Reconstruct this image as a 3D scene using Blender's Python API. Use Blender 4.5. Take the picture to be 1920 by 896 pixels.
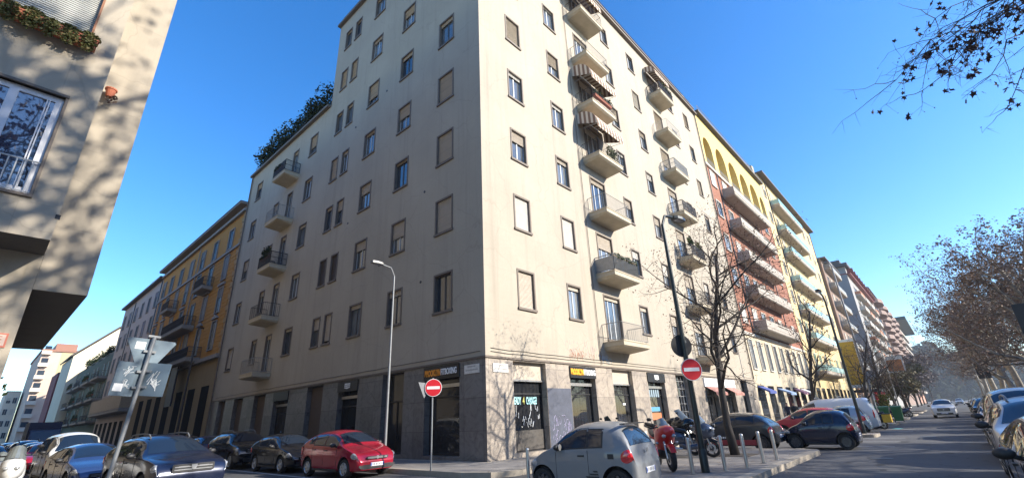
import bpy, bmesh, math, random
import numpy as np
from mathutils import Vector, Matrix
R = math.radians
# ------------------------------------------------------------------ scene, camera, light
for o in list(bpy.data.objects): bpy.data.objects.remove(o)
sc = bpy.context.scene
COL = sc.collection
cam_d = bpy.data.cameras.new("camera")
cam = bpy.data.objects.new("camera", cam_d); COL.objects.link(cam)
cam_d.sensor_width = 36; cam_d.lens = 16.07; cam_d.clip_start = 0.05; cam_d.clip_end = 4000
Rt = Vector((0.67354758, -0.73796765, -0.04168217)); Dn = Vector((0.24342556, 0.274716, -0.93020165))
Fw = Vector((0.69790949, 0.61638857, 0.36467448))
cm = Matrix((Rt, -Dn, -Fw)).transposed().to_4x4(); cm.translation = Vector((0, 0, 1.65))
cam.matrix_world = cm
sc.camera = cam
sc.render.resolution_x = 1024; sc.render.resolution_y = 477
SUN_AZ = Vector((0.43, -0.90)); SUN_EL = R(27.5)
sd = Vector((SUN_AZ.x*math.cos(SUN_EL), SUN_AZ.y*math.cos(SUN_EL), math.sin(SUN_EL))).normalized()
w = bpy.data.worlds.new("World"); sc.world = w; w.use_nodes = True
nt = w.node_tree; nt.nodes.clear()
sky = nt.nodes.new("ShaderNodeTexSky"); sky.sky_type = 'NISHITA'; sky.sun_disc = False
sky.sun_elevation = SUN_EL; sky.sun_rotation = math.atan2(SUN_AZ.x, SUN_AZ.y)
sky.altitude = 100; sky.air_density = 1.0; sky.dust_density = 0.35; sky.ozone_density = 2.6
hs = nt.nodes.new("ShaderNodeHueSaturation"); hs.inputs['Saturation'].default_value = 1.34; hs.inputs['Hue'].default_value = 0.506; hs.inputs['Value'].default_value = 1.1
bg = nt.nodes.new("ShaderNodeBackground"); bg.inputs[1].default_value = 0.15
wo = nt.nodes.new("ShaderNodeOutputWorld")
nt.links.new(sky.outputs[0], hs.inputs['Color']); nt.links.new(hs.outputs[0], bg.inputs[0]); nt.links.new(bg.outputs[0], wo.inputs[0])
sl = bpy.data.lights.new("sun", 'SUN'); sl.energy = 5.0; sl.angle = R(0.55); sl.color = (1.0, 0.93, 0.82)
so = bpy.data.objects.new("sun", sl); COL.objects.link(so); so.rotation_euler = sd.to_track_quat('Z', 'Y').to_euler()
sc.view_settings.view_transform = 'Standard'; sc.view_settings.look = 'None'
sc.view_settings.gamma = 1; sc.view_settings.exposure = 1.0
try: sc.view_settings.use_curve_mapping = False
except Exception: pass

# ------------------------------------------------------------------ materials
MATS = {}
def mat(name, col=(.5,.5,.5), rough=.6, metal=0.0, spec=.5, coat=0.0, build=None, emit=None):
    if name in MATS: return MATS[name]
    m = bpy.data.materials.new(name); m.use_nodes = True
    n = m.node_tree.nodes; l = m.node_tree.links
    b = n["Principled BSDF"]
    b.inputs['Base Color'].default_value = (*col, 1); b.inputs['Roughness'].default_value = rough
    b.inputs['Metallic'].default_value = metal; b.inputs['Specular IOR Level'].default_value = spec
    b.inputs['Coat Weight'].default_value = coat; b.inputs['Coat Roughness'].default_value = 0.04
    if emit: b.inputs['Emission Color'].default_value = (*emit[:3], 1); b.inputs['Emission Strength'].default_value = emit[3]
    if build: build(n, l, b)
    MATS[name] = m
    return m
def N(n, t, **k):
    x = n.new(t)
    for a, v in k.items(): setattr(x, a, v)
    return x
def coords(n, l, scale=(1,1,1), kind='Object'):
    tc = N(n, "ShaderNodeTexCoord"); mp = N(n, "ShaderNodeMapping"); mp.inputs['Scale'].default_value = scale
    l.new(tc.outputs[kind], mp.inputs['Vector']); return mp.outputs[0]
def noise(n, l, vec, scale, detail=4, rough=.6, dist=0):
    x = N(n, "ShaderNodeTexNoise"); x.inputs['Scale'].default_value = scale; x.inputs['Detail'].default_value = detail
    x.inputs['Roughness'].default_value = rough; x.inputs['Distortion'].default_value = dist
    l.new(vec, x.inputs['Vector']); return x.outputs['Fac']
def ramp(n, l, fac, stops):
    r = N(n, "ShaderNodeValToRGB"); e = r.color_ramp.elements
    while len(e) < len(stops): e.new(.5)
    for el, (p, c) in zip(e, stops):
        el.position = p; el.color = (*c, 1) if len(c) == 3 else c
    l.new(fac, r.inputs[0]); return r.outputs[0]
def mix(n, l, fac, a, b, mode='MIX'):
    x = N(n, "ShaderNodeMix", data_type='RGBA', blend_type=mode)
    for s, v in ((0, fac), (6, a), (7, b)):
        if hasattr(v, 'node'): l.new(v, x.inputs[s])
        else: x.inputs[s].default_value = v if s == 0 else (*v, 1)
    return x.outputs[2]
def bump(n, l, b, h, strength=.3, dist=.01):
    x = N(n, "ShaderNodeBump"); x.inputs['Strength'].default_value = strength; x.inputs['Distance'].default_value = dist
    l.new(h, x.inputs['Height']); l.new(x.outputs[0], b.inputs['Normal'])
def g(v): return (v, v, v)
def uvz(n, l):   # facade coordinates (x+y, z)
    tc = N(n, "ShaderNodeTexCoord"); s = N(n, "ShaderNodeSeparateXYZ"); c = N(n, "ShaderNodeCombineXYZ"); a = N(n, "ShaderNodeMath", operation='ADD')
    l.new(tc.outputs['Object'], s.inputs[0]); l.new(s.outputs[0], a.inputs[0]); l.new(s.outputs[1], a.inputs[1])
    l.new(a.outputs[0], c.inputs[0]); l.new(s.outputs[2], c.inputs[1]); return c.outputs[0]
def plaster(name, col, dirt=.35, joints=False, rough=.85):
    def f(n, l, b):
        v = coords(n, l)
        c = mix(n, l, ramp(n, l, noise(n, l, v, .35, 5), [(.3, g(0)), (.75, g(1))]), tuple(x*(1-dirt*.28) for x in col), col)
        st = noise(n, l, coords(n, l, (.8, .8, .05)), 1.5, 6, .7)
        c = mix(n, l, ramp(n, l, st, [(.52, g(0)), (.78, g(dirt))]), c, tuple(x*.55 for x in col))
        sp = noise(n, l, v, 9, 6, .7)
        c = mix(n, l, ramp(n, l, sp, [(.35, g(.14*dirt*2)), (.6, g(0))]), c, tuple(x*.6 for x in col))
        vo = N(n, "ShaderNodeTexVoronoi"); vo.inputs['Scale'].default_value = .42; wj = N(n, "ShaderNodeVectorMath", operation='ADD'); nj = N(n, "ShaderNodeTexNoise"); nj.inputs['Scale'].default_value = .8; nj.inputs['Detail'].default_value = 6
        l.new(v, nj.inputs['Vector']); l.new(v, wj.inputs[0]); l.new(nj.outputs['Color'], wj.inputs[1]); l.new(wj.outputs[0], vo.inputs['Vector'])
        hs_ = N(n, "ShaderNodeSeparateColor"); l.new(vo.outputs['Color'], hs_.inputs[0])
        c = mix(n, l, ramp(n, l, hs_.outputs[0], [(.25, g(dirt*.35)), (.6, g(0))]), c, tuple(x*.78 for x in col))
        vc = N(n, "ShaderNodeTexVoronoi"); vc.feature = 'DISTANCE_TO_EDGE'; vc.inputs['Scale'].default_value = .30; l.new(wj.outputs[0], vc.inputs['Vector'])
        c = mix(n, l, ramp(n, l, vc.outputs['Distance'], [(0, g(dirt*.7)), (.006, g(0))]), c, tuple(x*.5 for x in col))
        sn = noise(n, l, coords(n, l, (3.2, 3.2, .12)), 1.0, 3, .5)
        c = mix(n, l, ramp(n, l, sn, [(.58, g(0)), (.72, g(dirt*.55))]), c, tuple(x*.62 for x in col))
        if joints:
            bt = N(n, "ShaderNodeTexBrick"); l.new(uvz(n, l), bt.inputs[0]); bt.inputs['Scale'].default_value = 1
            bt.inputs['Brick Width'].default_value = 4.05; bt.inputs['Row Height'].default_value = 2.03; bt.offset = 0
            bt.inputs['Mortar Size'].default_value = .012; bt.inputs['Mortar Smooth'].default_value = .6
            c = mix(n, l, ramp(n, l, bt.outputs['Fac'], [(0, g(0)), (1, g(.22))]), c, tuple(x*.5 for x in col))
        l.new(c, b.inputs['Base Color']); bump(n, l, b, noise(n, l, v, 45, 4), .25, .006)
    return mat(name, col, rough, build=f, spec=.25)
def slabs(name, col, dark, wd=1.15, ht=1.25, rough=.45):
    def f(n, l, b):
        v = coords(n, l)
        veins = noise(n, l, v, 1.6, 8, .65, 2.2)
        c = ramp(n, l, veins, [(.3, dark), (.5, col), (.62, tuple(min(1, x*1.15) for x in col)), (.75, dark)])
        bt = N(n, "ShaderNodeTexBrick"); l.new(uvz(n, l), bt.inputs[0]); bt.inputs['Scale'].default_value = 1
        bt.inputs['Brick Width'].default_value = wd; bt.inputs['Row Height'].default_value = ht; bt.offset = 0
        bt.inputs['Mortar Size'].default_value = .008; bt.inputs['Color1'].default_value = (1,1,1,1); bt.inputs['Color2'].default_value = (.72,.72,.74,1)
        bt.inputs['Mortar'].default_value = (.25,.25,.25,1)
        c = mix(n, l, 1.0, c, bt.outputs['Color'], 'MULTIPLY')
        d = noise(n, l, coords(n, l, (1,1,.3)), 1.2, 5)
        c = mix(n, l, ramp(n, l, d, [(.4, g(0)), (.75, g(.35))]), c, dark)
        l.new(c, b.inputs['Base Color']); bump(n, l, b, bt.outputs['Fac'], .3, -.01)
    return mat(name, col, rough, build=f)
def glassy(name, dark=(.02,.03,.045), cur=(.45,.46,.44), amt=.5, rough=.03, scale=6):
    def f(n, l, b):   # window glass with curtain folds behind it
        v = coords(n, l)
        wv = N(n, "ShaderNodeTexWave"); wv.bands_direction = 'X'; wv.inputs['Scale'].default_value = scale; wv.inputs['Distortion'].default_value = 1.5
        l.new(v, wv.inputs['Vector'])
        oi = N(n, "ShaderNodeObjectInfo"); 
        big = noise(n, l, v, .9, 2)
        m1 = N(n, "ShaderNodeMath", operation='MULTIPLY'); l.new(oi.outputs['Random'], m1.inputs[0]); m1.inputs[1].default_value = amt
        m2 = N(n, "ShaderNodeMath", operation='MULTIPLY'); l.new(m1.outputs[0], m2.inputs[0]); l.new(big, m2.inputs[1])
        cc = mix(n, l, ramp(n, l, wv.outputs['Fac'], [(.1, g(.35)), (.9, g(1))]), dark, cur)
        l.new(mix(n, l, m2.outputs[0], dark, cc), b.inputs['Base Color'])
    m = mat(name, dark, rough, build=f, spec=.9); m.node_tree.nodes["Principled BSDF"].inputs['IOR'].default_value = 1.75
    return m
def carpaint(name, col, metal=.3, rough=.12):
    def f(n, l, b):
        v = coords(n, l)
        d = noise(n, l, v, 3, 5)
        c = mix(n, l, ramp(n, l, d, [(.45, g(0)), (.8, g(.25))]), col, tuple(x*.7+.02 for x in col))
        l.new(c, b.inputs['Base Color'])
        rr = N(n, "ShaderNodeMapRange"); rr.inputs[3].default_value = rough; rr.inputs[4].default_value = rough+.13; l.new(d, rr.inputs[0]); l.new(rr.outputs[0], b.inputs['Roughness'])
    return mat(name, col, rough, metal, coat=.55, build=f)
def worn(name, col, rough=.6, metal=0, amt=.4, scale=6, spec=.5):
    def f(n, l, b):
        v = coords(n, l); d = noise(n, l, v, scale, 6, .7)
        l.new(mix(n, l, ramp(n, l, d, [(.35, g(amt)), (.65, g(0))]), col, tuple(x*.5 for x in col)), b.inputs['Base Color'])
        bump(n, l, b, d, .15, .004)
    return mat(name, col, rough, metal, spec=spec, build=f)
def asphalt(name, base):
    def f(n, l, b):
        v = coords(n, l)
        c = mix(n, l, ramp(n, l, noise(n, l, v, .22, 5, .6), [(.35, g(0)), (.65, g(1))]), tuple(x*.78 for x in base), tuple(x*1.2 for x in base))
        c = mix(n, l, ramp(n, l, noise(n, l, v, 60, 3, .8), [(.4, g(.5)), (.7, g(0))]), c, tuple(x*.5 for x in base))
        vo = N(n, "ShaderNodeTexVoronoi"); vo.feature = 'DISTANCE_TO_EDGE'; vo.inputs['Scale'].default_value = .33
        wv = N(n, "ShaderNodeVectorMath", operation='ADD'); nz = N(n, "ShaderNodeTexNoise"); nz.inputs['Scale'].default_value = 1.2; nz.inputs['Detail'].default_value = 5
        l.new(v, nz.inputs['Vector']); l.new(v, wv.inputs[0]); l.new(nz.outputs['Color'], wv.inputs[1]); l.new(wv.outputs[0], vo.inputs['Vector'])
        c = mix(n, l, ramp(n, l, vo.outputs['Distance'], [(0, g(.7)), (.012, g(0))]), c, tuple(x*.35 for x in base))
        l.new(c, b.inputs['Base Color']); bump(n, l, b, noise(n, l, v, 120, 3, .8), .5, .004)
    return mat(name, base, .8, build=f, spec=.3)
def brickm(name, c1, c2, mort):
    def f(n, l, b):
        bt = N(n, "ShaderNodeTexBrick"); l.new(uvz(n, l), bt.inputs[0]); bt.inputs['Scale'].default_value = 1
        bt.inputs['Brick Width'].default_value = .26; bt.inputs['Row Height'].default_value = .075; bt.inputs['Mortar Size'].default_value = .008
        bt.inputs['Color1'].default_value = (*c1, 1); bt.inputs['Color2'].default_value = (*c2, 1); bt.inputs['Mortar'].default_value = (*mort, 1)
        d = noise(n, l, coords(n, l), .6, 5)
        l.new(mix(n, l, ramp(n, l, d, [(.4, g(0)), (.8, g(.4))]), bt.outputs['Color'], tuple(x*.5 for x in c1)), b.inputs['Base Color'])
    return mat(name, c1, .85, build=f, spec=.2)
def slatm(name, col, step=.055):
    def f(n, l, b):
        v = coords(n, l); s = N(n, "ShaderNodeSeparateXYZ"); l.new(v, s.inputs[0])
        m = N(n, "ShaderNodeMath", operation='DIVIDE'); m.inputs[1].default_value = step; l.new(s.outputs[2], m.inputs[0])
        fr = N(n, "ShaderNodeMath", operation='FRACT'); l.new(m.outputs[0], fr.inputs[0])
        c = mix(n, l, ramp(n, l, noise(n, l, v, 2.5, 4), [(.3, g(.3)), (.7, g(0))]), col, tuple(x*.65 for x in col))
        l.new(mix(n, l, ramp(n, l, fr.outputs[0], [(0, g(.6)), (.14, g(0))]), c, tuple(x*.3 for x in col)), b.inputs['Base Color'])
        bump(n, l, b, fr.outputs[0], .6, .01)
    return mat(name, col, .6, build=f)

M_wall = plaster('pale plaster', (.44,.385,.305), .45, True)
M_wall2 = plaster('left plaster', (.41,.355,.275), .4, True)
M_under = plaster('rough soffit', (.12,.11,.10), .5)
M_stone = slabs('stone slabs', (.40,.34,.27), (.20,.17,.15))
M_stone2 = slabs('dark stone slabs', (.18,.172,.16), (.095,.09,.085))  # same cladding on the shaded face, its shade put into the colour
M_surround = worn('brown stone surround', (.17,.135,.105), .7)
M_trimw = worn('white stone trim', (.62,.58,.50), .7)
M_shut = slatm('beige roller shutter', (.52,.45,.36))
M_shutw = slatm('white roller shutter', (.66,.62,.55))
M_shutd = slatm('brown slatted shutter', (.10,.075,.06), .08)
M_pane = glassy('window glass', amt=1.2)
M_open = mat('dark shop opening', (.012,.012,.014), .9, 0, .05)
M_paned = glassy('dark window glass', amt=.15); M_paned.node_tree.nodes['Principled BSDF'].inputs['IOR'].default_value = 1.25; M_paned.node_tree.nodes['Principled BSDF'].inputs['Specular IOR Level'].default_value = .3; M_paned.node_tree.nodes['Principled BSDF'].inputs['Roughness'].default_value = .25
M_shopglass = glassy('shop glass', (.012,.014,.018), (.10,.09,.08), .6, scale=1.2); M_shopglass.node_tree.nodes['Principled BSDF'].inputs['IOR'].default_value = 1.45; M_shopglass.node_tree.nodes['Principled BSDF'].inputs['Specular IOR Level'].default_value = .5
M_sash = worn('pale sash paint', (.50,.52,.53), .5)
M_sashd = worn('dark sash paint', (.06,.06,.065), .5)
M_iron = worn('dark painted iron', (.045,.045,.05), .5, .3)
M_irong = worn('grey painted iron', (.30,.30,.29), .5, .3)
M_ironw = worn('white painted iron', (.55,.55,.53), .5)
M_slab = worn('balcony concrete', (.50,.43,.31), .8, 0, .35, 2)
M_black = worn('black metal', (.018,.018,.02), .45)
M_fascia = worn('black fascia board', (.015,.015,.017), .4)
M_orange = mat('orange lettering', (.85,.30,.02), .5)
M_white = worn('white paint', (.78,.78,.76), .5, 0, .12)
M_letter = mat('white lettering', (.85,.85,.83), .5)
M_cyan = mat('pale blue lettering', (.45,.80,.82), .5)
M_steel = worn('brushed steel', (.55,.54,.52), .35, .85, .3)
M_galv = worn('galvanised pole', (.24,.25,.26), .55, .5, .35)
M_dgreen = worn('dark green pole paint', (.03,.038,.038), .35, .3)
M_rubber = worn('tyre rubber', (.022,.022,.023), .8)
M_dark = worn('dark plastic', (.02,.02,.022), .55)
M_rim = worn('alloy rim', (.55,.56,.57), .3, .8, .25)
M_rimd = worn('dark alloy rim', (.10,.10,.11), .3, .6, .25)
M_lamp = mat('clear lamp lens', (.40,.41,.42), .12, .35, .8, coat=1)
M_tail = mat('red lamp lens', (.55,.015,.02), .12, 0, .8, coat=1)
M_plate = mat('number plate', (.75,.76,.78), .4)
M_carglass = mat('car glass', (.012,.02,.035), .03, 0, .5, coat=.25)
M_red = worn('sign red', (.62,.02,.03), .4, 0, .12)
M_asph = asphalt('asphalt', (.105,.105,.108))
M_asph2 = asphalt('worn asphalt', (.13,.125,.118))
def pav(n, l, b):
    v = coords(n, l); bt = N(n, "ShaderNodeTexBrick"); l.new(v, bt.inputs[0]); bt.inputs['Scale'].default_value = 1; bt.offset = .5
    bt.inputs['Brick Width'].default_value = 1.2; bt.inputs['Row Height'].default_value = .8; bt.inputs['Mortar Size'].default_value = .01
    bt.inputs['Color1'].default_value = (.27,.245,.215,1); bt.inputs['Color2'].default_value = (.22,.20,.18,1); bt.inputs['Mortar'].default_value = (.11,.10,.09,1)
    c = mix(n, l, ramp(n, l, noise(n, l, v, 1.3, 6, .7), [(.35, g(.5)), (.6, g(0))]), bt.outputs['Color'], (.12,.11,.10))
    l.new(c, b.inputs['Base Color']); bump(n, l, b, noise(n, l, v, 30, 4), .2, .004)
M_pave = mat('stone pavement', (.25,.23,.2), .8, build=pav)
M_kerb = worn('granite kerb', (.38,.33,.26), .75, 0, .45, 3)
M_bark = worn('dark bark', (.055,.045,.038), .9, 0, .5, 12)
M_barkp = worn('mottled plane bark', (.34,.30,.24), .85, 0, .75, 5)
def leafm(name, a, b2, c3):
    def f(n, l, b):
        gi = N(n, "ShaderNodeNewGeometry")
        l.new(ramp(n, l, gi.outputs['Random Per Island'], [(0, a), (.5, b2), (1, c3)]), b.inputs['Base Color'])
    return mat(name, a, .7, build=f, spec=.2)
M_leafb = leafm('dry brown leaves', (.22,.13,.095), (.16,.115,.09), (.26,.18,.12))
M_leafg = leafm('green leaves', (.035,.065,.018), (.07,.10,.03), (.02,.04,.012))
M_leafy = leafm('yellow green leaves', (.16,.17,.04), (.08,.11,.03), (.20,.16,.05))
M_leafd = leafm('dark evergreen leaves', (.014,.024,.012), (.025,.04,.018), (.045,.055,.022))
M_twig = worn('grey brown twig bark', (.16,.13,.105), .9, 0, .4, 5)
M_terra = worn('terracotta', (.40,.12,.06), .8)

# ------------------------------------------------------------------ mesh helpers
class MB:
    def __init__(s): s.v = []; s.f = []; s.mi = []; s.m = 0; s.T = None
    def pt(s, p):
        if s.T is not None: p = s.T @ Vector(p)
        s.v.append((p[0], p[1], p[2])); return len(s.v)-1
    def face(s, pts, m=None):
        s.f.append([s.pt(p) for p in pts]); s.mi.append(s.m if m is None else m)
    def fi(s, idx, m=None): s.f.append(list(idx)); s.mi.append(s.m if m is None else m)
    def box(s, x0, x1, y0, y1, z0, z1, m=None):
        if x0 > x1: x0, x1 = x1, x0
        if y0 > y1: y0, y1 = y1, y0
        i = [s.pt(p) for p in ((x0,y0,z0),(x1,y0,z0),(x1,y1,z0),(x0,y1,z0),(x0,y0,z1),(x1,y0,z1),(x1,y1,z1),(x0,y1,z1))]
        for q in ((0,3,2,1),(4,5,6,7),(0,1,5,4),(1,2,6,5),(2,3,7,6),(3,0,4,7)): s.fi([i[k] for k in q], m)
    def tube(s, pts, rad, n=8, cap=True, m=None):
        pts = [Vector(p) for p in pts]
        if not hasattr(rad, '__len__'): rad = [rad]*len(pts)
        rings = []; up = None
        for i, p in enumerate(pts):
            d = (pts[min(i+1, len(pts)-1)]-pts[max(i-1, 0)])
            d = d.normalized() if d.length > 1e-9 else Vector((0,0,1))
            if up is None:
                up = Vector((0,0,1)) if abs(d.z) < .9 else Vector((1,0,0))
            a = d.cross(up); a = a.normalized() if a.length > 1e-6 else Vector((1,0,0)); b = a.cross(d).normalized(); up = b
            rings.append([s.pt(p+(a*math.cos(2*math.pi*k/n)+b*math.sin(2*math.pi*k/n))*rad[i]) for k in range(n)])
        for a, b in zip(rings, rings[1:]):
            for k in range(n): s.fi((a[k], a[(k+1)%n], b[(k+1)%n], b[k]), m)
        if cap: s.fi(rings[0][::-1], m); s.fi(rings[-1], m)
    def lathe(s, prof, n=24, axis='z', c=(0,0,0), m=None, close=True):   # prof: (r, h)
        rings = []
        for r, h in prof:
            ring = []
            for k in range(n):
                a = 2*math.pi*k/n; x, y = r*math.cos(a), r*math.sin(a)
                p = (x, y, h) if axis == 'z' else ((x, h, y) if axis == 'y' else (h, x, y))
                ring.append(s.pt((c[0]+p[0], c[1]+p[1], c[2]+p[2])))
            rings.append(ring)
        for a, b in zip(rings, rings[1:]):
            for k in range(n): s.fi((a[k], a[(k+1)%n], b[(k+1)%n], b[k]), m)
        if close: s.fi(rings[0][::-1], m); s.fi(rings[-1], m)
    def prism(s, poly, h0, h1, ax='y', m=None):   # poly in 2D, extruded
        def P(a, b, h): return (a, h, b) if ax == 'y' else ((a, b, h) if ax == 'z' else (h, a, b))
        n = len(poly); A = [s.pt(P(a, b, h0)) for a, b in poly]; B = [s.pt(P(a, b, h1)) for a, b in poly]
        s.fi(A[::-1], m); s.fi(B, m)
        for k in range(n): s.fi((A[k], A[(k+1)%n], B[(k+1)%n], B[k]), m)
    def blob(s, c, r, n=10, m=None, jit=0, rnd=None):
        prof = [(max(1e-3, math.sin(math.pi*i/n)), -math.cos(math.pi*i/n)) for i in range(n+1)]
        rings = []
        for a, h in prof:
            rings.append([s.pt((c[0]+r[0]*a*math.cos(2*math.pi*k/n), c[1]+r[1]*a*math.sin(2*math.pi*k/n), c[2]+r[2]*h)) for k in range(n)])
        for a, b in zip(rings, rings[1:]):
            for k in range(n): s.fi((a[k], a[(k+1)%n], b[(k+1)%n], b[k]), m)
    def build(s, name, mats, parent=None, smooth=False, recalc=False, loc=None):
        me = bpy.data.meshes.new(name); me.from_pydata(s.v, [], s.f)
        for m in (mats if isinstance(mats, (list, tuple)) else [mats]): me.materials.append(m)
        me.polygons.foreach_set('material_index', s.mi)
        if recalc:
            bm = bmesh.new(); bm.from_mesh(me); bmesh.ops.recalc_face_normals(bm, faces=bm.faces); bm.to_mesh(me); bm.free()
        if smooth: me.polygons.foreach_set('use_smooth', [True]*len(me.polygons))
        me.update()
        o = bpy.data.objects.new(name, me); COL.objects.link(o)
        if parent: o.parent = parent
        if loc: o.location = loc
        return o
def autosmooth(o, ang=35):
    me = o.data
    bm = bmesh.new(); bm.from_mesh(me); bmesh.ops.remove_doubles(bm, verts=bm.verts, dist=1e-5); bmesh.ops.recalc_face_normals(bm, faces=bm.faces)
    for f in bm.faces: f.smooth = True
    for e in bm.edges:
        if len(e.link_faces) == 2 and e.calc_face_angle(0) > R(ang): e.smooth = False
    bm.to_mesh(me); bm.free(); return o
def tag(o, label, cat, group=None):
    o['label'] = label; o['category'] = cat
    if group: o['group'] = group
    return o
def struct(o): o['kind'] = 'structure'; return o
def thing(name, label, cat, loc=(0,0,0), rz=0, group=None):
    o = bpy.data.objects.new(name, None); COL.objects.link(o); o.location = loc; o.rotation_euler = (0,0,rz)
    o.empty_display_size = .2
    return tag(o, label, cat, group)
def dup(o, parent=None):
    c = o.copy(); COL.objects.link(c)
    for k in ('label','category','group'):
        if k in c and parent is not None: del c[k]
    if parent is not None: c.parent = parent
    for ch in list(o.children): dup(ch, c)
    return c
def place(o, loc, rz=0, label=None, group=None, s=None):
    o.location = loc; o.rotation_euler = (0,0,rz)
    if s: o.scale = (s,s,s) if not hasattr(s, '__len__') else s
    if label: o['label'] = label
    if group: o['group'] = group
    return o
def text_part(name, txt, size, m, parent, Mx, extrude=.006, sx=1.0, bold=0.0):
    cu = bpy.data.curves.new(name, 'FONT'); cu.body = txt; cu.size = size; cu.extrude = extrude; cu.align_x = 'CENTER'; cu.align_y = 'CENTER'; cu.offset = bold
    to = bpy.data.objects.new(name+'_tmp', cu); COL.objects.link(to)
    dg = bpy.context.evaluated_depsgraph_get(); me = bpy.data.meshes.new_from_object(to.evaluated_get(dg))
    bpy.data.objects.remove(to); me.name = name; me.materials.clear(); me.materials.append(m)
    me.transform(Matrix.Diagonal((sx,1,1,1))); me.transform(Mx)
    o = bpy.data.objects.new(name, me); COL.objects.link(o)
    if parent: o.parent = parent
    return o
def TM(loc, face):  # text matrix: face 'R' (reads facing -Y), 'L' (facing -X), 'X' facing +X
    rz = {'R': 0, 'L': -math.pi/2, 'X': math.pi/2}[face] if isinstance(face, str) else face
    return Matrix.Translation(loc) @ Matrix.Rotation(rz, 4, 'Z') @ Matrix.Rotation(math.pi/2, 4, 'X')
# ------------------------------------------------------------------ ground and roads
CX, CY = 13.66, 13.82
def sheet(name, poly, z, m):
    mb = MB(); mb.face([(a, b, z) for a, b in poly]); return struct(mb.build(name, m))
def rect(x0, x1, y0, y1): return [(x0,y0),(x1,y0),(x1,y1),(x0,y1)]
sheet('ground', rect(-1500,3000,-1500,3000), -.02, M_asph2)
sheet('avenue_road', rect(-60,900,-3.2,4.05), 0.0, M_asph)
sheet('side_street_road', [(-.8,4.054),(10.5,4.054),(10.5,600),(-.8,600)], 0.0, M_asph)
sheet('parking_strip', rect(10.5,900,4.054,10.6), -.006, M_asph2)
def slabpoly(name, poly, z0, z1, m, mk, kw=.28):
    # raised paved area with its own kerb stones round it
    mb = MB(); bm = bmesh.new(); vs = [bm.verts.new((a, b, 0)) for a, b in poly]; f = bm.faces.new(vs); bm.normal_update()
    r = bmesh.ops.inset_individual(bm, faces=[f], thickness=kw, use_even_offset=True)
    bm.verts.ensure_lookup_table(); bm.faces.ensure_lookup_table()
    inner = [tuple(v.co.xy) for v in f.verts]
    bm.free()
    mb.prism([(a, b) for a, b in inner], z0, z1-.004, 'z'); o1 = struct(mb.build(name, m))
    kb = MB(); n = len(poly)
    # match inner to outer order
    for i in range(n):
        a, b = Vector((*poly[i],0)), Vector((*poly[(i+1)%n],0))
        ia = min(inner, key=lambda q: (Vector((*q,0))-a).length); ib = min(inner, key=lambda q: (Vector((*q,0))-b).length)
        L = (b-a).length; k = max(1, int(L/1.1)) if L < 80 else 60
        for j in range(k):
            t0 = j/k+.004/max(L,.1); t1 = (j+1)/k-.004/max(L,.1)
            o0 = a.lerp(b, t0); o1_ = a.lerp(b, t1); i0 = Vector((*ia,0)).lerp(Vector((*ib,0)), t0); i1 = Vector((*ia,0)).lerp(Vector((*ib,0)), t1)
            dz = random.Random(i*97+j).uniform(-.006,.006)
            q = [(o0.x,o0.y),(o1_.x,o1_.y),(i1.x,i1.y),(i0.x,i0.y)]
            kb.prism(q, z0, z1+dz, 'z')
    struct(kb.build('kerb', mk)); return o1
def rounded(x0, x1, y0, y1, r=1.2, corners=(1,1,1,1), n=5):
    pts = []
    for (cx_, cy_, a0, on) in ((x0+r,y0+r,180,corners[0]),(x1-r,y0+r,270,corners[1]),(x1-r,y1-r,0,corners[2]),(x0+r,y1-r,90,corners[3])):
        if on:
            for k in range(n+1):
                a = R(a0+90*k/n); pts.append((cx_+r*math.cos(a), cy_+r*math.sin(a)))
        else:
            pts.append((cx_+(-r if a0 in (180,90) else r), cy_+(-r if a0 in (180,270) else r)))
    return pts
slabpoly('building_pavement', [(10.6,11.9),(11.0,11.0),(12.0,10.6),(300,10.6),(300,13.75),(13.6,13.75),(13.6,300),(10.6,300)], -.3, .15, M_pave, M_kerb)
slabpoly('corner_island', rounded(11.4,21.3,4.0,8.9,.9), -.3, .15, M_pave, M_kerb)
slabpoly('kerb_island', rounded(30.7,32.75,3.35,4.15,.3), -.3, .14, M_pave, M_kerb)
for i, xx in enumerate((44.5, 57.5, 71, 85, 99)):
    slabpoly('kerb_island', rounded(xx,xx+6,3.6,6.4,.7), -.3, .14, M_pave, M_kerb)
slabpoly('central_reservation', [(-60,-14),(300,-14),(300,-3.2),(-60,-3.2)], -.3, .13, M_pave, M_kerb)
slabpoly('left_pavement', [(-40,11.2),(-1.3,11.2),(-.8,11.8),(-.8,400),(-40,400)], -.3, .15, M_pave, M_kerb)
def stain(name, seed, x0, x1, y0, y1, n, m, z):
    rn = random.Random(seed); mb = MB()
    for _ in range(n):
        cx_, cy_ = rn.uniform(x0, x1), rn.uniform(y0, y1); r = rn.uniform(.05,.3); k = 9
        mb.face([(cx_+r*rn.uniform(.6,1.1)*math.cos(2*math.pi*i/k)*1.6, cy_+r*rn.uniform(.6,1.1)*math.sin(2*math.pi*i/k), z) for i in range(k)])
    return struct(mb.build(name, m))
M_roadmark = worn('worn road paint', (.62,.62,.60), .7, 0, .6, 8)
mb = MB()
for k in range(11): mb.box(11.0-.0, 11.0+.01, 0, 0, 0, 0)
mb = MB()
mb.face([(24.5,2.2,.004),(24.62,2.2,.004),(24.62,3.9,.004),(24.5,3.9,.004)])
for xx in (27.4, 30.2, 36.5, 39.2, 42): mb.face([(xx,2.2,.004),(xx+.12,2.2,.004),(xx+.12,3.9,.004),(xx,3.9,.004)])
mb.face([(8.4,4.3,.004),(8.52,4.3,.004),(8.52,60,.004),(8.4,60,.004)]); mb.face([(2.55,14,.004),(2.67,14,.004),(2.67,70,.004),(2.55,70,.004)])
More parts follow.
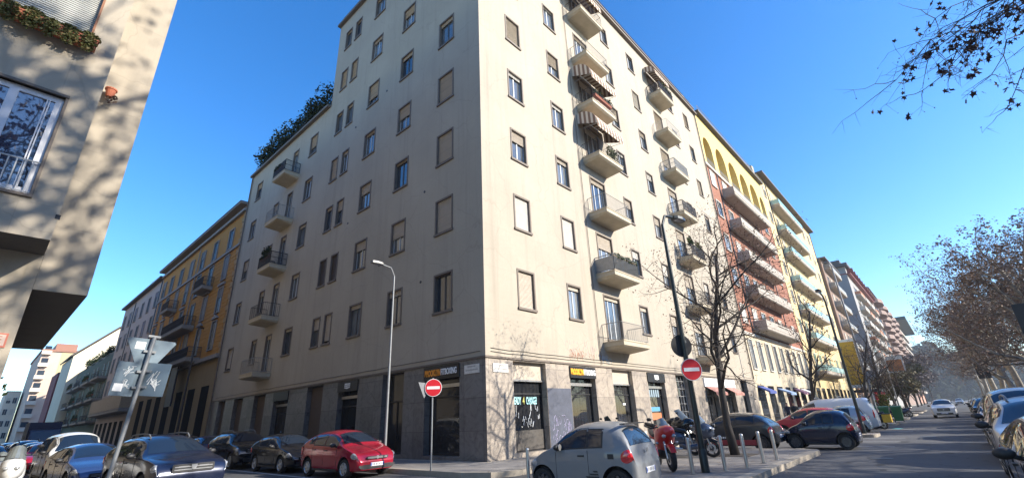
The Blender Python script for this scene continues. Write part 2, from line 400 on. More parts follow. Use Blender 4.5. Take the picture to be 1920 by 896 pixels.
mb.face([(11.5,10.2,.004),(11.6,10.2,.004),(11.6,10.2,.004)])
struct(mb.build('road_markings', M_roadmark))
stain('asphalt_patches', 5, 10, 60, -1, 3.8, 26, asphalt('patch asphalt', (.04,.04,.042)), .002)
mb = MB(); mb.prism([(39.8,3.1),(40.7,2.9),(40.9,3.3),(40.2,3.5)], .003, .006, 'z'); struct(mb.build('turquoise_paint_splash', mat('turquoise paint', (.12,.42,.40), .6)))

# ------------------------------------------------------------------ facade helpers
def PF(face, plane):
    return (lambda u, d, z: (u, plane-d, z)) if face == 'R' else ((lambda u, d, z: (plane-d, u, z)) if face == 'L' else (lambda u, d, z: (plane+d, u, z)))
def facade(mb, P, u0, u1, z0, z1, holes, rd=.25, m=None, mr=None):
    zs = sorted({z0, z1} | {h[2] for h in holes if z0 <= h[2] <= z1} | {h[3] for h in holes if z0 <= h[3] <= z1})
    for za, zb in zip(zs, zs[1:]):
        act = sorted([(h[0], h[1]) for h in holes if h[2] < zb-1e-6 and h[3] > za+1e-6])
        c = u0
        for a, b in act+[(u1, u1)]:
            if a > c+1e-6: mb.face([P(c,0,za),P(a,0,za),P(a,0,zb),P(c,0,zb)], m)
            c = max(c, b)
    for a, b, c, d in holes:
        for q in (((a,0,c),(a,-rd,c),(a,-rd,d),(a,0,d)),((b,0,c),(b,-rd,c),(b,-rd,d),(b,0,d)),((a,0,c),(b,0,c),(b,-rd,c),(a,-rd,c)),((a,0,d),(b,0,d),(b,-rd,d),(a,-rd,d))):
            mb.face([P(*x) for x in q], mr if mr is not None else m)
def fbox(mb, P, u0, u1, d0, d1, z0, z1, m=None):
    a = P(u0,d0,z0); b = P(u1,d1,z1); mb.box(a[0],b[0],a[1],b[1],a[2],b[2],m)
FR = {'R': 0, 'L': -math.pi/2, 'X': math.pi/2}
def floc(face, plane, u, z): return (u, plane, z) if face == 'R' else (plane, u, z)
WC = {}
def window(parent, face, plane, u, z, w, h, shut=0.0, ms=None, mshut=None, mpane=None, msash=None, detail=2, door=False, panes=2, fw=.09, sill=.05, name=None):
    ms = ms or M_surround; mshut = mshut or M_shut; mpane = mpane or M_pane; msash = msash or M_sash
    nm = name or ('balcony_door' if door else 'window')
    key = (nm, round(w,2), round(h,2), round(shut,2), ms.name, mshut.name, mpane.name, msash.name, detail, panes)
    if key in WC:
        o = dup(WC[key], parent)
    else:
        mb = MB(); x = w/2; o_ = -.03
        if detail:
            mb.box(-x-.0, -x+fw, o_, .24, 0, h); mb.box(x-fw, x, o_, .24, 0, h); mb.box(-x+fw, x-fw, o_, .24, h-fw, h)
            mb.box(-x-.03, x+.03, -.03-sill, .24, -.06, fw*.6)
            ix = x-fw; iz0 = fw*.6; iz1 = h-fw
            if detail == 1:
                o = mb.build(nm, [ms, mpane, mshut])
                mb = MB(); mb.v = []; 
            o = mb.build(nm, ms)
            s = MB(); t = .055
            zt = iz1 - shut*(iz1-iz0)
            if shut < .97:
                s.box(-ix, -ix+t, .15, .2, iz0, iz1); s.box(ix-t, ix, .15, .2, iz0, iz1); s.box(-ix+t, ix-t, .15, .2, iz1-t, iz1); s.box(-ix+t, ix-t, .15, .2, iz0, iz0+t)
                for k in range(1, panes): s.box(-ix+2*ix*k/panes-t*.8, -ix+2*ix*k/panes+t*.8, .145, .205, iz0+t, iz1-t)
                s.build('sash', msash, o)
                p = MB(); p.box(-ix+t*.9, ix-t*.9, .17, .185, iz0+t*.9, iz1-t*.9); p.build('pane', mpane, o)
            if shut > .03:
                b = MB(); n = max(3, int((iz1-zt)/.06)); st = (iz1-zt)/n
                for k in range(n):
                    za = zt+k*st; b.face([(-ix,.075,za),(ix,.075,za),(ix,.1,za+st*.8),(-ix,.1,za+st*.8)]); b.face([(-ix,.1,za+st*.8),(ix,.1,za+st*.8),(ix,.075,za+st),(-ix,.075,za+st)])
                b.face([(-ix,.12,zt),(ix,.12,zt),(ix,.12,iz1),(-ix,.12,iz1)]); b.face([(-ix,.075,zt),(ix,.075,zt),(ix,.12,zt),(-ix,.12,zt)])
                b.build('roller_shutter', mshut, o)
            if parent: o.parent = parent
        else:   # far window: frame, pane and shutter in one small mesh
            mb.m = 0; mb.box(-x-.12, x+.12, -.14, .05, -.1, 0); mb.box(-x-.10, -x, -.10, .05, 0, h); mb.box(x, x+.10, -.10, .05, 0, h); mb.box(-x-.1, x+.1, -.10, .05, h, h+.1)
            mb.m = 1; mb.box(-x, x, -.012, .02, 0, h)
            mb.m = 2
            if shut < .9: mb.box(-.03, .03, -.03, -.013, 0, h*(1-shut))
            if shut > .03: mb.box(-x, x, -.05, -.014, h*(1-shut), h)
            o = mb.build(nm, [ms, mpane, mshut]); o.parent = parent
        WC[key] = o
    o.location = floc(face, plane, u, z); o.rotation_euler = (0, 0, FR[face])
    return o
def railing(mb, pts, h=1.0, step=.11, r=.012, rail=.022, mid=False):
    for a, b in zip(pts, pts[1:]):
        a = Vector(a); b = Vector(b); L = (b-a).length; n = max(1, int(L/step)); d = (b-a).normalized()
        nx = Vector((-d.y, d.x, 0))*rail
        def bar(p, q, rr): mb.tube([p, q], rr, 4)
        bar(a+Vector((0,0,h)), b+Vector((0,0,h)), rail); bar(a+Vector((0,0,.08)), b+Vector((0,0,.08)), rail*.8)
        if mid: bar(a+Vector((0,0,h*.55)), b+Vector((0,0,h*.55)), rail*.7)
        for k in range(n+1):
            p = a.lerp(b, k/n); bar(p+Vector((0,0,.08)), p+Vector((0,0,h)), r*(1.6 if k in (0,n) else 1))
BC = {}
def balcony(parent, face, plane, u0, u1, z, dep=1.25, th=.32, mr=None, ms=None, style='bars', h=1.0, name='balcony', step=.12):
    mr = mr or M_irong; ms = ms or M_slab
    key = (round(u1-u0,2), round(dep,2), th, mr.name, ms.name, style, h)
    if key in BC: o = dup(BC[key], parent)
    else:
        L = u1-u0; mb = MB(); mb.box(0, L, -dep, 0, -th*.55, 0)
        mb.box(-.03, L+.03, -dep-.03, 0, 0.002, .06)
        mb.prism([(0,-th*.55),(0,-th*.55),(0,-th*.55)], 0, 0) if False else None
        # tapering underside
        a = [(0,-dep,-th*.55),(L,-dep,-th*.55),(L,0,-th*.55),(0,0,-th*.55)]; b = [(.12,-dep+.12,-th*.75),(L-.12,-dep+.12,-th*.75),(L-.12,0,-th),(.12,0,-th)]
        mb.face(b[::-1]); 
        for k in (0,1,3): mb.face([a[k],a[(k+1)%4],b[(k+1)%4],b[k]])
        o = mb.build(name, ms)
        r = MB(); q = [(.04,-.02,.06),(.04,-dep+.04,.06),(L-.04,-dep+.04,.06),(L-.04,-.02,.06)]
        if style == 'bars': railing(r, q, h, step, .009, .02)
        elif style == 'dense': railing(r, q, h, .09, .014, .03, True)
        elif style == 'panel':
            for A, B_ in zip(q, q[1:]):
                x0, x1 = sorted((A[0], B_[0])); y0, y1 = sorted((A[1], B_[1]))
                if x1-x0 > y1-y0: r.box(x0, x1, y0-.015, y0+.015, .12, h-.05)
                else: r.box(x0-.015, x0+.015, y0, y1, .12, h-.05)
            railing(r, q, h, 1.2, .02, .03)
        elif style == 'solid':
            r.box(0, L, -dep, -dep+.12, .06, h); r.box(0, .12, -dep+.12, 0, .06, h); r.box(L-.12, L, -dep+.12, 0, .06, h)
        r.build('railing', mr, o); o.parent = parent; BC[key] = o
    if face == 'R': o.location = (u0, plane, z)
    elif face == 'L': o.location = (plane, u1, z)
    else: o.location = (plane, u0, z)
    o.rotation_euler = (0,0,FR[face])
    return o
def leaf_cloud(mb, rn, c, r, n, s=.07):
    for _ in range(n):
        d = Vector((rn.gauss(0,1), rn.gauss(0,1), rn.gauss(0,1))); d = d.normalized()*rn.random()**.4
        p = Vector(c)+Vector((d.x*r[0], d.y*r[1], d.z*r[2])); a = Vector((rn.gauss(0,1), rn.gauss(0,1), rn.gauss(0,1))).normalized(); b = a.orthogonal().normalized()
        e = a.cross(b); k = s*rn.uniform(.6,1.4)
        mb.face([p-b*k, p-e*k*.6, p+b*k, p+e*k*.6])
def plant_box(loc, L, face, label, seed, m, nleaf=260, hang=.3, hgt=.4, box=True, group='plants on the balconies', name='planter', ls=.07):
    t = thing(name, label, 'planter', loc, FR[face], group)
    if box:
        b = MB(); b.box(-L/2, L/2, -.1, .1, -.22, -.02); b.box(-L/2-.015, L/2+.015, -.115, .115, -.02, .01); b.build('trough', M_terra, t)
    rn = random.Random(seed); f = MB(); k = max(3, int(L/.3))
    for i in range(k):
        x = -L/2+L*(i+.5)/k; hh = hgt*rn.uniform(.5,1.2)
        leaf_cloud(f, rn, (x, 0, hh*.45), (.2,.16,hh*.6), nleaf//k, ls)
        if hang: leaf_cloud(f, rn, (x, -.12, -hang*.4), (.16,.07,hang*.6), nleaf//k//2, ls)
    f.build('foliage', m, t); return t

# ------------------------------------------------------------------ corner building
B1 = thing('corner_apartment_building', 'tall pale plastered corner apartment block with stone clad shopfronts', 'building', (0,0,0))
TOPS = [8.38, 12.42, 16.46, 20.50, 24.68, 28.90, 33.2]
WH = 1.95
END_R, HI_L, END_L, H_LO, H_HI, H_R = 50.2, 31.3, 47.9, 26.2, 34.7, 35.9
ST = {'c1':[1,.95,.35,.12,.9,.3,.2],'c2':[.12,.95,.15,.12,.5,.05,.4],'c4':[.15,.3,.35,.12,.6,.1,.1],'c5':[.4,.5,.35,.3,.25,.95,.05],
      'c7':[.2,.4,.3,.95,.3,.2,.5],'c8':[.1,.35,.1,.15,.95,.05,.9],
      'l1':[.02,.95,1,.98,.12,1,.3],'l2':[.15,.5,.06,.45,.12,.35,.3],'l3':[.12,.3,.35,.08,.65,.12,.08],'l4':[.9,.06,.4,.12,.1,.9,.05],
      'l5':[.1,.12,.1,.06,.6,.12,.12],'l6':[.2,.95,.4,.5,.5,0,0],'l8':[.9,.1,.5,.12,.3,0,0]}
RC = {'c1':(15.88,17.2),'c2':(19.95,21.27),'c4':(28.15,29.4),'c5':(32.88,34.15),'c7':(41.4,42.6),'c8':(45.8,47.05)}
RD = {'c3':(23.65,25.6),'c6':(37.1,39.0)}
LC = {'l1':(15.93,17.32),'l2':(19.95,21.35),'l3':(23.95,25.38),'l4':(27.45,28.45),'l4b':(29.0,30.05),'l5':(33.1,34.45),'l8':(44.6,45.95)}
holesR, holesL = [], []
shR = [(15.3,17.6),(19.5,21.8),(23.6,25.9),(27.8,30.2),(32.05,34.1),(37.2,39.7),(41.5,43.8),(45.8,47.6)]
shL = [(15.4,17.8),(19.45,21.3),(23.65,25.75),(27.6,29.65),(32.3,34.6),(36.1,38.2),(40.4,42.3),(44.3,45.9)]
for c, (a, b) in RC.items():
    for i, t in enumerate(TOPS): holesR.append((a, b, t-WH, t))
for c, (a, b) in RD.items():
    for i, t in enumerate(TOPS): holesR.append((a, b, t-2.75, t))
for c, (a, b) in LC.items():
    for i, t in enumerate(TOPS):
        if a > HI_L and i > 4: continue
        holesL.append((a, b, t-WH, t))
LDW = (36.65, 37.75)
for i, t in enumerate(TOPS[:5]): holesL.append((*LDW, t-2.75, t)); holesL.append((39.5, 40.6, t-WH, t))
PR, PL = PF('R', CY), PF('L', CX)
wall = MB(); rd = .27
facade(wall, PR, CX, END_R, 4.12, H_R, holesR, rd)
facade(wall, PL, CY, HI_L, 4.12, H_HI, [h for h in holesL if h[0] < HI_L], rd)
facade(wall, PL, HI_L, END_L, 4.12, H_LO, [h for h in holesL if h[0] > HI_L], rd)
wall.face([(CX,HI_L,H_LO),(CX+14,HI_L,H_LO),(CX+14,HI_L,H_HI),(CX,HI_L,H_HI)])
wall.face([(CX,END_L,0),(CX+14,END_L,0),(CX+14,END_L,H_LO),(CX,END_L,H_LO)])
wall.face([(END_R,CY,4.12),(END_R,CY+14,4.12),(END_R,CY+14,H_R),(END_R,CY,H_R)])
wall.box(CX+.4, END_R-.01, CY+.4, HI_L-.01, H_HI-.4, H_HI-.02)
wall.box(CX+.01, CX+14, HI_L+.01, END_L-.01, H_LO-.4, H_LO-.01)
wall.box(CX+.45, END_R-.02, CY+.02, CY+.42, H_HI-.02, H_R-.002)
wall.build('wall', M_wall, B1)
ss = MB()
facade(ss, PR, CX-.03, END_R, .1, 4.05, [(a, b, .3, 4.0) for a, b in shR], .5)
facade(ss, PL, CY-.03, END_L, .1, 4.05, [(a, b, .3, 4.0) for a, b in shL], .5)
def shiftP(face, plane, off): return PF(face, plane-off)
ss = MB()
facade(ss, PF('R', CY-.03), CX-.03, END_R, .1, 4.05, [(a, b, .3, 4.0) for a, b in shR], .5)
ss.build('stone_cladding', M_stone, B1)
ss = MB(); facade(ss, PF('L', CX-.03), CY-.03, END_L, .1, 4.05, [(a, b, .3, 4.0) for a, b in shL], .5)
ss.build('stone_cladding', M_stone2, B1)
c = MB(); fbox(c, PR, CX-.09, END_R, -.02, .09, 4.05, 4.13); fbox(c, PL, CY+.02, END_L, -.02, .09, 4.05, 4.13)
c.build('ledge', M_surround, B1)
c = MB(); fbox(c, PL, CY+.5, HI_L+.1, -.3, .28, H_HI, H_HI+.22); fbox(c, PL, HI_L+.12, END_L+.1, -.3, .28, H_LO, H_LO+.22)
fbox(c, PR, CX+.2, END_R, -.2, .30, H_HI+.3, H_HI+.5); fbox(c, PR, CX+.2, END_R, -.2, .12, H_R, H_R+.12)
c.build('cornice', M_surround, B1)
rl = MB(); railing(rl, [(CX+.1,CY+1,H_HI+.25),(CX+.1,HI_L-.1,H_HI+.25)], .9, .25, .012, .025); railing(rl, [(CX+.1,HI_L+.3,H_LO+.25),(CX+.1,END_L-.1,H_LO+.25)], .9, .25, .012, .025)
railing(rl, [(CX+1,CY+.1,H_R+.12),(END_R-.5,CY+.1,H_R+.12)], .7, .3, .014, .028)
rl.build('roof_railing', M_iron, B1)
for cname, (a, b) in RC.items():
    for i, t in enumerate(TOPS):
        if cname == 'c1' and i > 5: continue
        if cname == 'c2' and i > 6: continue
        window(B1, 'R', CY, (a+b)/2, t-WH, b-a, WH, ST[cname][i], mshut=M_shutw if (i+len(cname)) % 2 else M_shut)
for j, (cname, (a, b)) in enumerate(RD.items()):
    for i, t in enumerate(TOPS):
        window(B1, 'R', CY, (a+b)/2, t-2.75, b-a, 2.75, [.08,.35,.12,.15,.2,.1,.1][i] if j == 0 else [.3,.4,.3,.2,.6,.9,.2][i], door=True, panes=3)
for cname, (a, b) in LC.items():
    for i, t in enumerate(TOPS):
        if a > HI_L and i > 4: continue
        k = cname if cname in ST else 'l4'; s_ = ST[k][i if cname != 'l4b' else (i+2) % 7]
        if cname in ('l4','l4b') and i == 1: s_ = 1.0
        window(B1, 'L', CX, (a+b)/2, t-WH, b-a, WH, s_, mpane=M_pane, mshut=M_shutd if cname in ('l4','l4b') and i == 1 else M_shut, msash=M_sash if i % 2 else M_sashd)
for i, t in enumerate(TOPS[:5]):
    window(B1, 'L', CX, sum(LDW)/2, t-2.75, LDW[1]-LDW[0], 2.75, .1 if i != 3 else 0, door=True, mpane=M_pane)
    window(B1, 'L', CX, 40.05, t-WH, 1.1, WH, [.1,.2,.6,.3,.2][i])
# balconies
stR = ['bars','panel','bars','dense','dense','bars','dense']
for i, t in enumerate(TOPS):
    balcony(B1, 'R', CY, 23.1, 26.15, t-2.98, 1.3, .42, [M_irong,M_irong,M_irong,M_iron,M_iron,M_irong,M_iron][i], M_slab, 'bars' if i != 1 else 'panel', 1.0)
    balcony(B1, 'R', CY, 36.5, 39.5, t-2.98, 1.3, .42, [M_iron,M_iron,M_iron,M_iron,M_irong,M_ironw,M_iron][i], M_slab, ['bars','bars','dense','dense','dense','bars','dense'][i], 1.0)
for i, t in enumerate(TOPS[:5]):
    balcony(B1, 'L', CX, 35.9, 38.4, t-2.98, 1.25, .38, [M_irong,M_iron,M_iron,M_irong,M_iron][i], M_slab, ['bars','bars','dense','bars','dense'][i], 1.0)
# striped awnings over two balconies
def stripes(n, l, b):
    v = coords(n, l); s = N(n, "ShaderNodeSeparateXYZ"); l.new(v, s.inputs[0]); m = N(n, "ShaderNodeMath", operation='MULTIPLY'); m.inputs[1].default_value = 2.6
    l.new(s.outputs[0], m.inputs[0]); fr = N(n, "ShaderNodeMath", operation='FRACT'); l.new(m.outputs[0], fr.inputs[0])
    r = ramp(n, l, fr.outputs[0], [(0,(.20,.125,.085)),(.5,(.20,.125,.085)),(.52,(.58,.50,.40)),(1,(.58,.50,.40))]); r.node.color_ramp.interpolation = 'CONSTANT'; l.new(r, b.inputs['Base Color'])
M_stripe = mat('brown striped canvas', (.3,.2,.15), .9, build=stripes)
def stripes2(n, l, b):
    v = coords(n, l); s = N(n, "ShaderNodeSeparateXYZ"); l.new(v, s.inputs[0]); m = N(n, "ShaderNodeMath", operation='MULTIPLY'); m.inputs[1].default_value = 2.9
    l.new(s.outputs[1], m.inputs[0]); fr = N(n, "ShaderNodeMath", operation='FRACT'); l.new(m.outputs[0], fr.inputs[0])
    r = ramp(n, l, fr.outputs[0], [(0,(.20,.125,.085)),(.5,(.20,.125,.085)),(.52,(.58,.50,.40)),(1,(.58,.50,.40))]); r.node.color_ramp.interpolation = 'CONSTANT'; l.new(r, b.inputs['Base Color'])
M_stripe2 = mat('brown striped canvas side', (.3,.2,.15), .9, build=stripes2)
M_wood = worn('slatted wood', (.33,.22,.12), .7)
def awning(u0, u1, z, drop=1.35, out=1.35, name='awning'):
    mb = MB(); L = u1-u0; n = 14; prof = []
    for k in range(9):
        a = R(90*k/8); prof.append((-out*math.sin(a)**.9, drop*(math.cos(a)-1)))
    for a, b in zip(prof, prof[1:]): mb.face([(0,a[0],a[1]),(L,a[0],a[1]),(L,b[0],b[1]),(0,b[0],b[1])])
    for s in (0, L):   # curved cheeks
        for a, b in zip(prof, prof[1:]): mb.face([(s,0,-drop*.55),(s,a[0],a[1]),(s,b[0],b[1])], 1)
    for k in range(n):
        x0 = L*k/n; x1 = L*(k+1)/n; mb.face([(x0,-out,-drop),(x1,-out,-drop),(x1,-out,-drop-.2),((x0+x1)/2,-out,-drop-.27),(x0,-out,-drop-.2)])
    o = mb.build(name, [M_stripe, M_stripe2], B1); o.location = (u0, CY-.04, z)
    a = MB(); 
    for s in (.02, L-.02): a.tube([(s,0,-drop*.9),(s,-out,-drop)], .015, 6)
    a.tube([(0,-out,-drop),(L,-out,-drop)], .02, 6); a.build('awning_arm', M_irong, o); return o
awning(22.9, 26.3, TOPS[4]+.3, 1.45, 1.5); awning(22.9, 26.3, TOPS[3]+.45, 1.45, 1.5); awning(36.4, 39.6, TOPS[6]+.3, 1.0, 1.1)
awning(23.0, 26.2, TOPS[6]+.0, 1.3)
# wood slats on the planted balcony
wd = MB()
for k in range(22): wd.box(23.16+k*.136, 23.16+k*.136+.11, CY-1.275, CY-1.262, TOPS[1]-2.98+.1, TOPS[1]-2.98+.98)
wd.build('wood_screen', M_wood, B1)
# downpipes and thin joints
for a_, b_, r_ in ((PR(22.6,.06,4.2), PR(22.6,.06,32), .02),(PR(END_R-.25,.1,4.2), PR(END_R-.25,.1,H_R-.2), .06),(PL(END_L-.2,.1,.3), PL(END_L-.2,.1,H_LO), .06)):
    dp = MB(); dp.tube([a_, b_], r_, 8); dp.build('downpipe', M_surround, B1)
# cables clipped above the ledge
for (fc, pl_, a_, b_, z_) in (('R', CY, CX+.3, 49.5, 4.32), ('L', CX, CY+.3, 47.0, 4.36), ('R', CY, CX+.3, 33, 4.46)):
    P = PF(fc, pl_); cb = MB(); k_ = int((b_-a_)/1.1); rr_ = random.Random(int(a_*10)); cb.tube([P(a_+(b_-a_)*i/k_, .02, z_-.02*(i % 2)-rr_.uniform(0,.03)) for i in range(k_+1)], .011, 4); cb.build('cable', M_black, B1)
# vents in the shaded wall
for k, (u, z) in enumerate([(18.4,5.6+2.7),(22.4,10.2),(26.6,14.2),(22.9,22.9),(18.3,13.4),(26.8,21.9)]):
    vv = MB(); vv.lathe([(.07,-.02),(.07,.012)], 10, 'x'); o = vv.build('vent', M_black, B1, loc=(CX-.002, u, z))
# shopfronts
def shopfront(face, plane, a, b, kind, k, mat_top=None, z0=.3, z1=4.0):
    P = PF(face, plane); W = b-a
    mb = MB(); t = .07; d = -.4
    fbox(mb, P, a, a+t, d, d+.08, z0, z1); fbox(mb, P, b-t, b, d, d+.08, z0, z1)
    for zz in (z0, 2.62 if kind != 'grid' else 3.2, z1-t): fbox(mb, P, a+t, b-t, d, d+.08, zz, zz+t)
    if kind in ('door','grid'): fbox(mb, P, (a+b)/2-.04, (a+b)/2+.04, d, d+.08, z0+t, 2.62)
    fr = mb.build('shopfront', M_black if kind != 'light' else M_irong, B1)
    gl = MB(); fbox(gl, P, a+t, b-t, d+.02, d+.04, z0+.05, z1-.05); gl.build('glass', M_shopglass, fr)
    if kind == 'roller':
        s_ = MB(); fbox(s_, P, a+.002, b-.002, d+.1, d+.16, 3.25, z1-.002); s_.build('roller_shutter', M_shut, fr)
        s_ = MB(); fbox(s_, P, a+.002, b-.002, d+.08, d+.2, 3.17, 3.25); s_.build('lintel', M_steel, fr)
        s_ = MB(); fbox(s_, P, a+.07, b-.07, d+.085, d+.12, z0+.07, 1.15); s_.build('lower_panel', worn('dusty dark panel', (.08,.07,.06), .6), fr)
    if kind == 'grid':
        s_ = MB()
        for i in range(7): fbox(s_, P, a+.07, b-.07, d+.09, d+.11, .6+.5*i, .62+.5*i)
        for i in range(5): fbox(s_, P, a+.07+(W-.14)*i/4-.012, a+.07+(W-.14)*i/4+.012, d+.085, d+.115, .4, 3.95)
        s_.build('grille', M_ironw, fr)
    if kind in ('fascia','fascia2'):
        s_ = MB(); fbox(s_, P, a-.02, b+.02, .0, .06, 3.42, 3.98); s_.build('sign_board', M_fascia, fr)
        s_ = MB(); fbox(s_, P, a+.05, b-.05, d+.1, d+.2, 3.05, 3.2); s_.build('shutter_box', M_steel, fr)
    if kind == 'shut':
        s_ = MB(); fbox(s_, P, a+.07, b-.07, d+.085, d+.12, z0+.07, z1-.08); s_.build('roller_shutter', M_shutd, fr)
    return fr
kindsR = ['roller','fascia','roller','fascia2','grid','door','door','door']
kindsL = ['fascia','door','fascia','shut','fascia2','shut','shut','shut']
SR = [shopfront('R', CY-.03, a, b, kindsR[i], i) for i, (a, b) in enumerate(shR)]
SL = [shopfront('L', CX-.03, a, b, kindsL[i], i) for i, (a, b) in enumerate(shL)]
def two_word(par, face, u, z, plane, s1, s2, w1, w2, m1, m2, size, sx):
    sgn = 1 if face == 'R' else -1
    L1 = floc(face, plane, u-sgn*w1, z); L2 = floc(face, plane, u+sgn*w2, z)
    text_part('lettering', s1, size, m1, par, TM(L1, face), .008, sx, .02); text_part('lettering', s2, size, m2, par, TM(L2, face), .008, sx, .01)
two_word(SR[1], 'R', 20.65, 3.70, CY-.105, 'BROOKLYN', 'FITBOXING', .56, .56, mat('amber lettering', (.9,.42,.02), .5), M_letter, .38, .56)
two_word(SL[0], 'L', 16.6, 3.70, CX-.105, 'BROOKLYN', 'FITBOXING', .56, .56, M_orange, M_letter, .36, .58)
text_part('lettering', 'READY', .42, M_cyan, SR[0], TM((15.83, CY+.3, 2.35), 'R'), .004, .42, .012)
text_part('lettering', '4', .42, mat('olive lettering', (.45,.42,.1), .5), SR[0], TM((16.28, CY+.3, 2.35), 'R'), .004, .6, .012)
text_part('lettering', 'CHANGE?', .42, M_cyan, SR[0], TM((16.83, CY+.3, 2.35), 'R'), .004, .40, .012)
def emblem(par, face, u, z, plane):   # small white crest: four upright marks over a shallow chevron
    P = PF(face, plane); q = MB()
    for k in range(4): fbox(q, P, u-.30+k*.155, u-.30+k*.155+.11, 0, .01, z-.02, z+.16)
    for k in range(4): fbox(q, P, u-.27+k*.155, u-.27+k*.155+.03, .01, .012, z+.03, z+.1, 1)
    for k in range(6): fbox(q, P, u-.3+k*.1, u-.2+k*.1, 0, .01, z-.09-.05*(1-abs(k-2.5)/2.5), z-.05)
    q.build('emblem', [M_letter, M_fascia], par)
emblem(SR[3], 'R', 29.0, 3.70, CY-.09); emblem(SL[2], 'L', 24.7, 3.70, CX-.09)
# stickers / merchandise glimpsed behind the glass
rn = random.Random(3)
s_ = MB()
for k in range(26):
    x = rn.uniform(15.45, 17.3); z = rn.uniform(1.25, 2.0)*(1 if rn.random() < .7 else 1.0); r_ = rn.uniform(.03,.10); s_.tube([(x, CY+.3, z),(x+rn.uniform(-.1,.1), CY+.3, z+r_*3)], .018, 4)
s_.build('window_sticker', M_letter, SR[0])
s_ = MB()
for k in range(9): s_.box(19.62, 19.78, CY+.28, CY+.285, 1.0+k*.16, 1.09+k*.16)
s_.build('window_sticker', M_cyan, SR[1])
mb = MB(); mb.box(25.0,25.3, CY+.3,CY+.303,2.1,2.2); mb.build('window_sticker', M_letter, SR[2])
s_ = MB()
for k in range(6): s_.box(28.05+k*.3, 28.25+k*.3, CY+.28, CY+.285, 2.55, 3.1)
s_.build('window_sticker', mat('faded print', (.25,.33,.38), .5), SR[3])
s_ = MB(); s_.box(28.2, 29.6, CY+.28, CY+.285, 1.7, 1.95); s_.build('window_sticker', mat('blue print', (.1,.3,.5), .5), SR[3])
s_ = MB(); s_.box(28.2, 29.7, CY+.28, CY+.285, 1.2, 1.6); s_.build('window_sticker', mat('orange print', (.55,.18,.08), .5), SR[3])
# painted pier between the first two shopfronts, with tags sprayed on it
s_ = MB(); s_.box(17.62, 19.48, CY-.036, CY-.0305, .32, 2.9); pp = s_.build('painted_panel', worn('slate blue wall paint', (.085,.095,.13), .6, 0, .7, 3), B1)
def scribble(par, name, m, seed, u0, u1, z0, z1, y, n, r, face='R'):
    rn = random.Random(seed); s_ = MB()
    for _ in range(n):
        cx_ = rn.uniform(u0, u1); cz = rn.uniform(z0, z1); rr = rn.uniform(.06,.2); a0 = rn.uniform(0,6); da = rn.uniform(2,5.5); pts = []
        for i in range(9):
            a = a0+da*i/8; pts.append((cx_+rr*math.cos(a)*.7, y, cz+rr*math.sin(a)*1.2+rn.uniform(-.02,.02)))
        if face == 'L': pts = [(y, p[0], p[2]) for p in pts]
        s_.tube(pts, r, 4)
    return s_.build(name, m, par)
scribble(pp, 'spray_tag', mat('pale violet spray', (.42,.38,.52), .7), 4, 17.75, 19.3, .45, 1.55, CY-.037, 34, .012)
scribble(B1, 'spray_tag', mat('rust spray', (.42,.15,.08), .8), 7, 19.7, 22.0, 4.4, 4.75, CY-.001, 26, .008)
scribble(B1, 'spray_tag', mat('pink spray', (.50,.33,.36), .8), 8, 19.5, 22.3, 4.6, 5.3, CY-.0005, 22, .006)
scribble(B1, 'spray_tag', mat('light blue spray', (.30,.42,.52), .8), 9, 22.4, 23.6, 4.35, 4.75, CY-.001, 12, .012)
# street name plaques
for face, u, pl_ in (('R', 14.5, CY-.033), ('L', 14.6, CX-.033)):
    s_ = MB(); P = PF(face, pl_); fbox(s_, P, u-.46, u+.46, 0, .03, 3.48, 3.84); o = s_.build('street_plaque', worn('white marble', (.72,.70,.64) if face == 'R' else (.45,.45,.45), .4), B1)  # L grey puts shade into the marble colour, but the cached tone wins
    lt = mat('faint engraved lettering', (.33,.31,.28), .7); q = MB(); rq = random.Random(2)
    for zz, w0 in ((3.76, .22), (3.62, .36)):
        uu = u-w0
        while uu < u+w0:
            wl = rq.uniform(.018,.04); fbox(q, P, uu, uu+wl, .03, .032, zz-.03, zz+.03); uu += wl+.018
    q.build('lettering', lt, o)
# white fascia and awning strips over the far shops of this block
for k, (a, b) in enumerate(shR[5:7]):
    s_ = MB(); s_.box(a-.2, b+.2, CY-.13, CY-.032, 3.3, 3.95); o = s_.build('shop_sign', M_white, B1)
    s_ = MB(); s_.face([(a,CY-.1,3.28),(b,CY-.1,3.28),(b,CY-.8,2.85),(a,CY-.8,2.85)]); s_.face([(a,CY-.8,2.85),(b,CY-.8,2.85),(b,CY-.8,2.65),(a,CY-.8,2.65)]); s_.build('awning', worn('faded pink canvas', (.45,.22,.18), .9), B1)
# roof hedges
def hedge(name, label, pts, r, seed, m, n, group=None, s=.09):
    t = thing(name, label, 'hedge', pts[0], 0, group); rn = random.Random(seed); f = MB(); o0 = Vector(pts[0]); tr = MB()
    tr.box(-.3, .3, 0, (Vector(pts[-1])-o0).y, 0.02, .45) if abs(pts[-1][1]-pts[0][1]) > abs(pts[-1][0]-pts[0][0]) else tr.box(0, (Vector(pts[-1])-o0).x, -.3, .3, 0.02, .45)
    tr.build('trough', M_dark, t)
    for a, b in zip(pts, pts[1:]):
        L = (Vector(b)-Vector(a)).length; k = max(1, int(L/.55))
        for i in range(k):
            p = Vector(a).lerp(Vector(b), (i+rn.random())/k)-o0; q = r*rn.uniform(.6,1.25)
            leaf_cloud(f, rn, p+Vector((rn.uniform(-.3,.3),rn.uniform(-.3,.3),.45+q*.75)), (q*.8,q*.8,q), n, s)
    f.build('foliage', m, t); return t
hedge('roof_hedge', 'dark bushy hedge along the lower roof terrace of the corner block', [(CX+.5,HI_L+.6,H_LO+.2),(CX+.5,END_L-.9,H_LO+.2)], 1.35, 11, M_leafd, 330, s=.12)
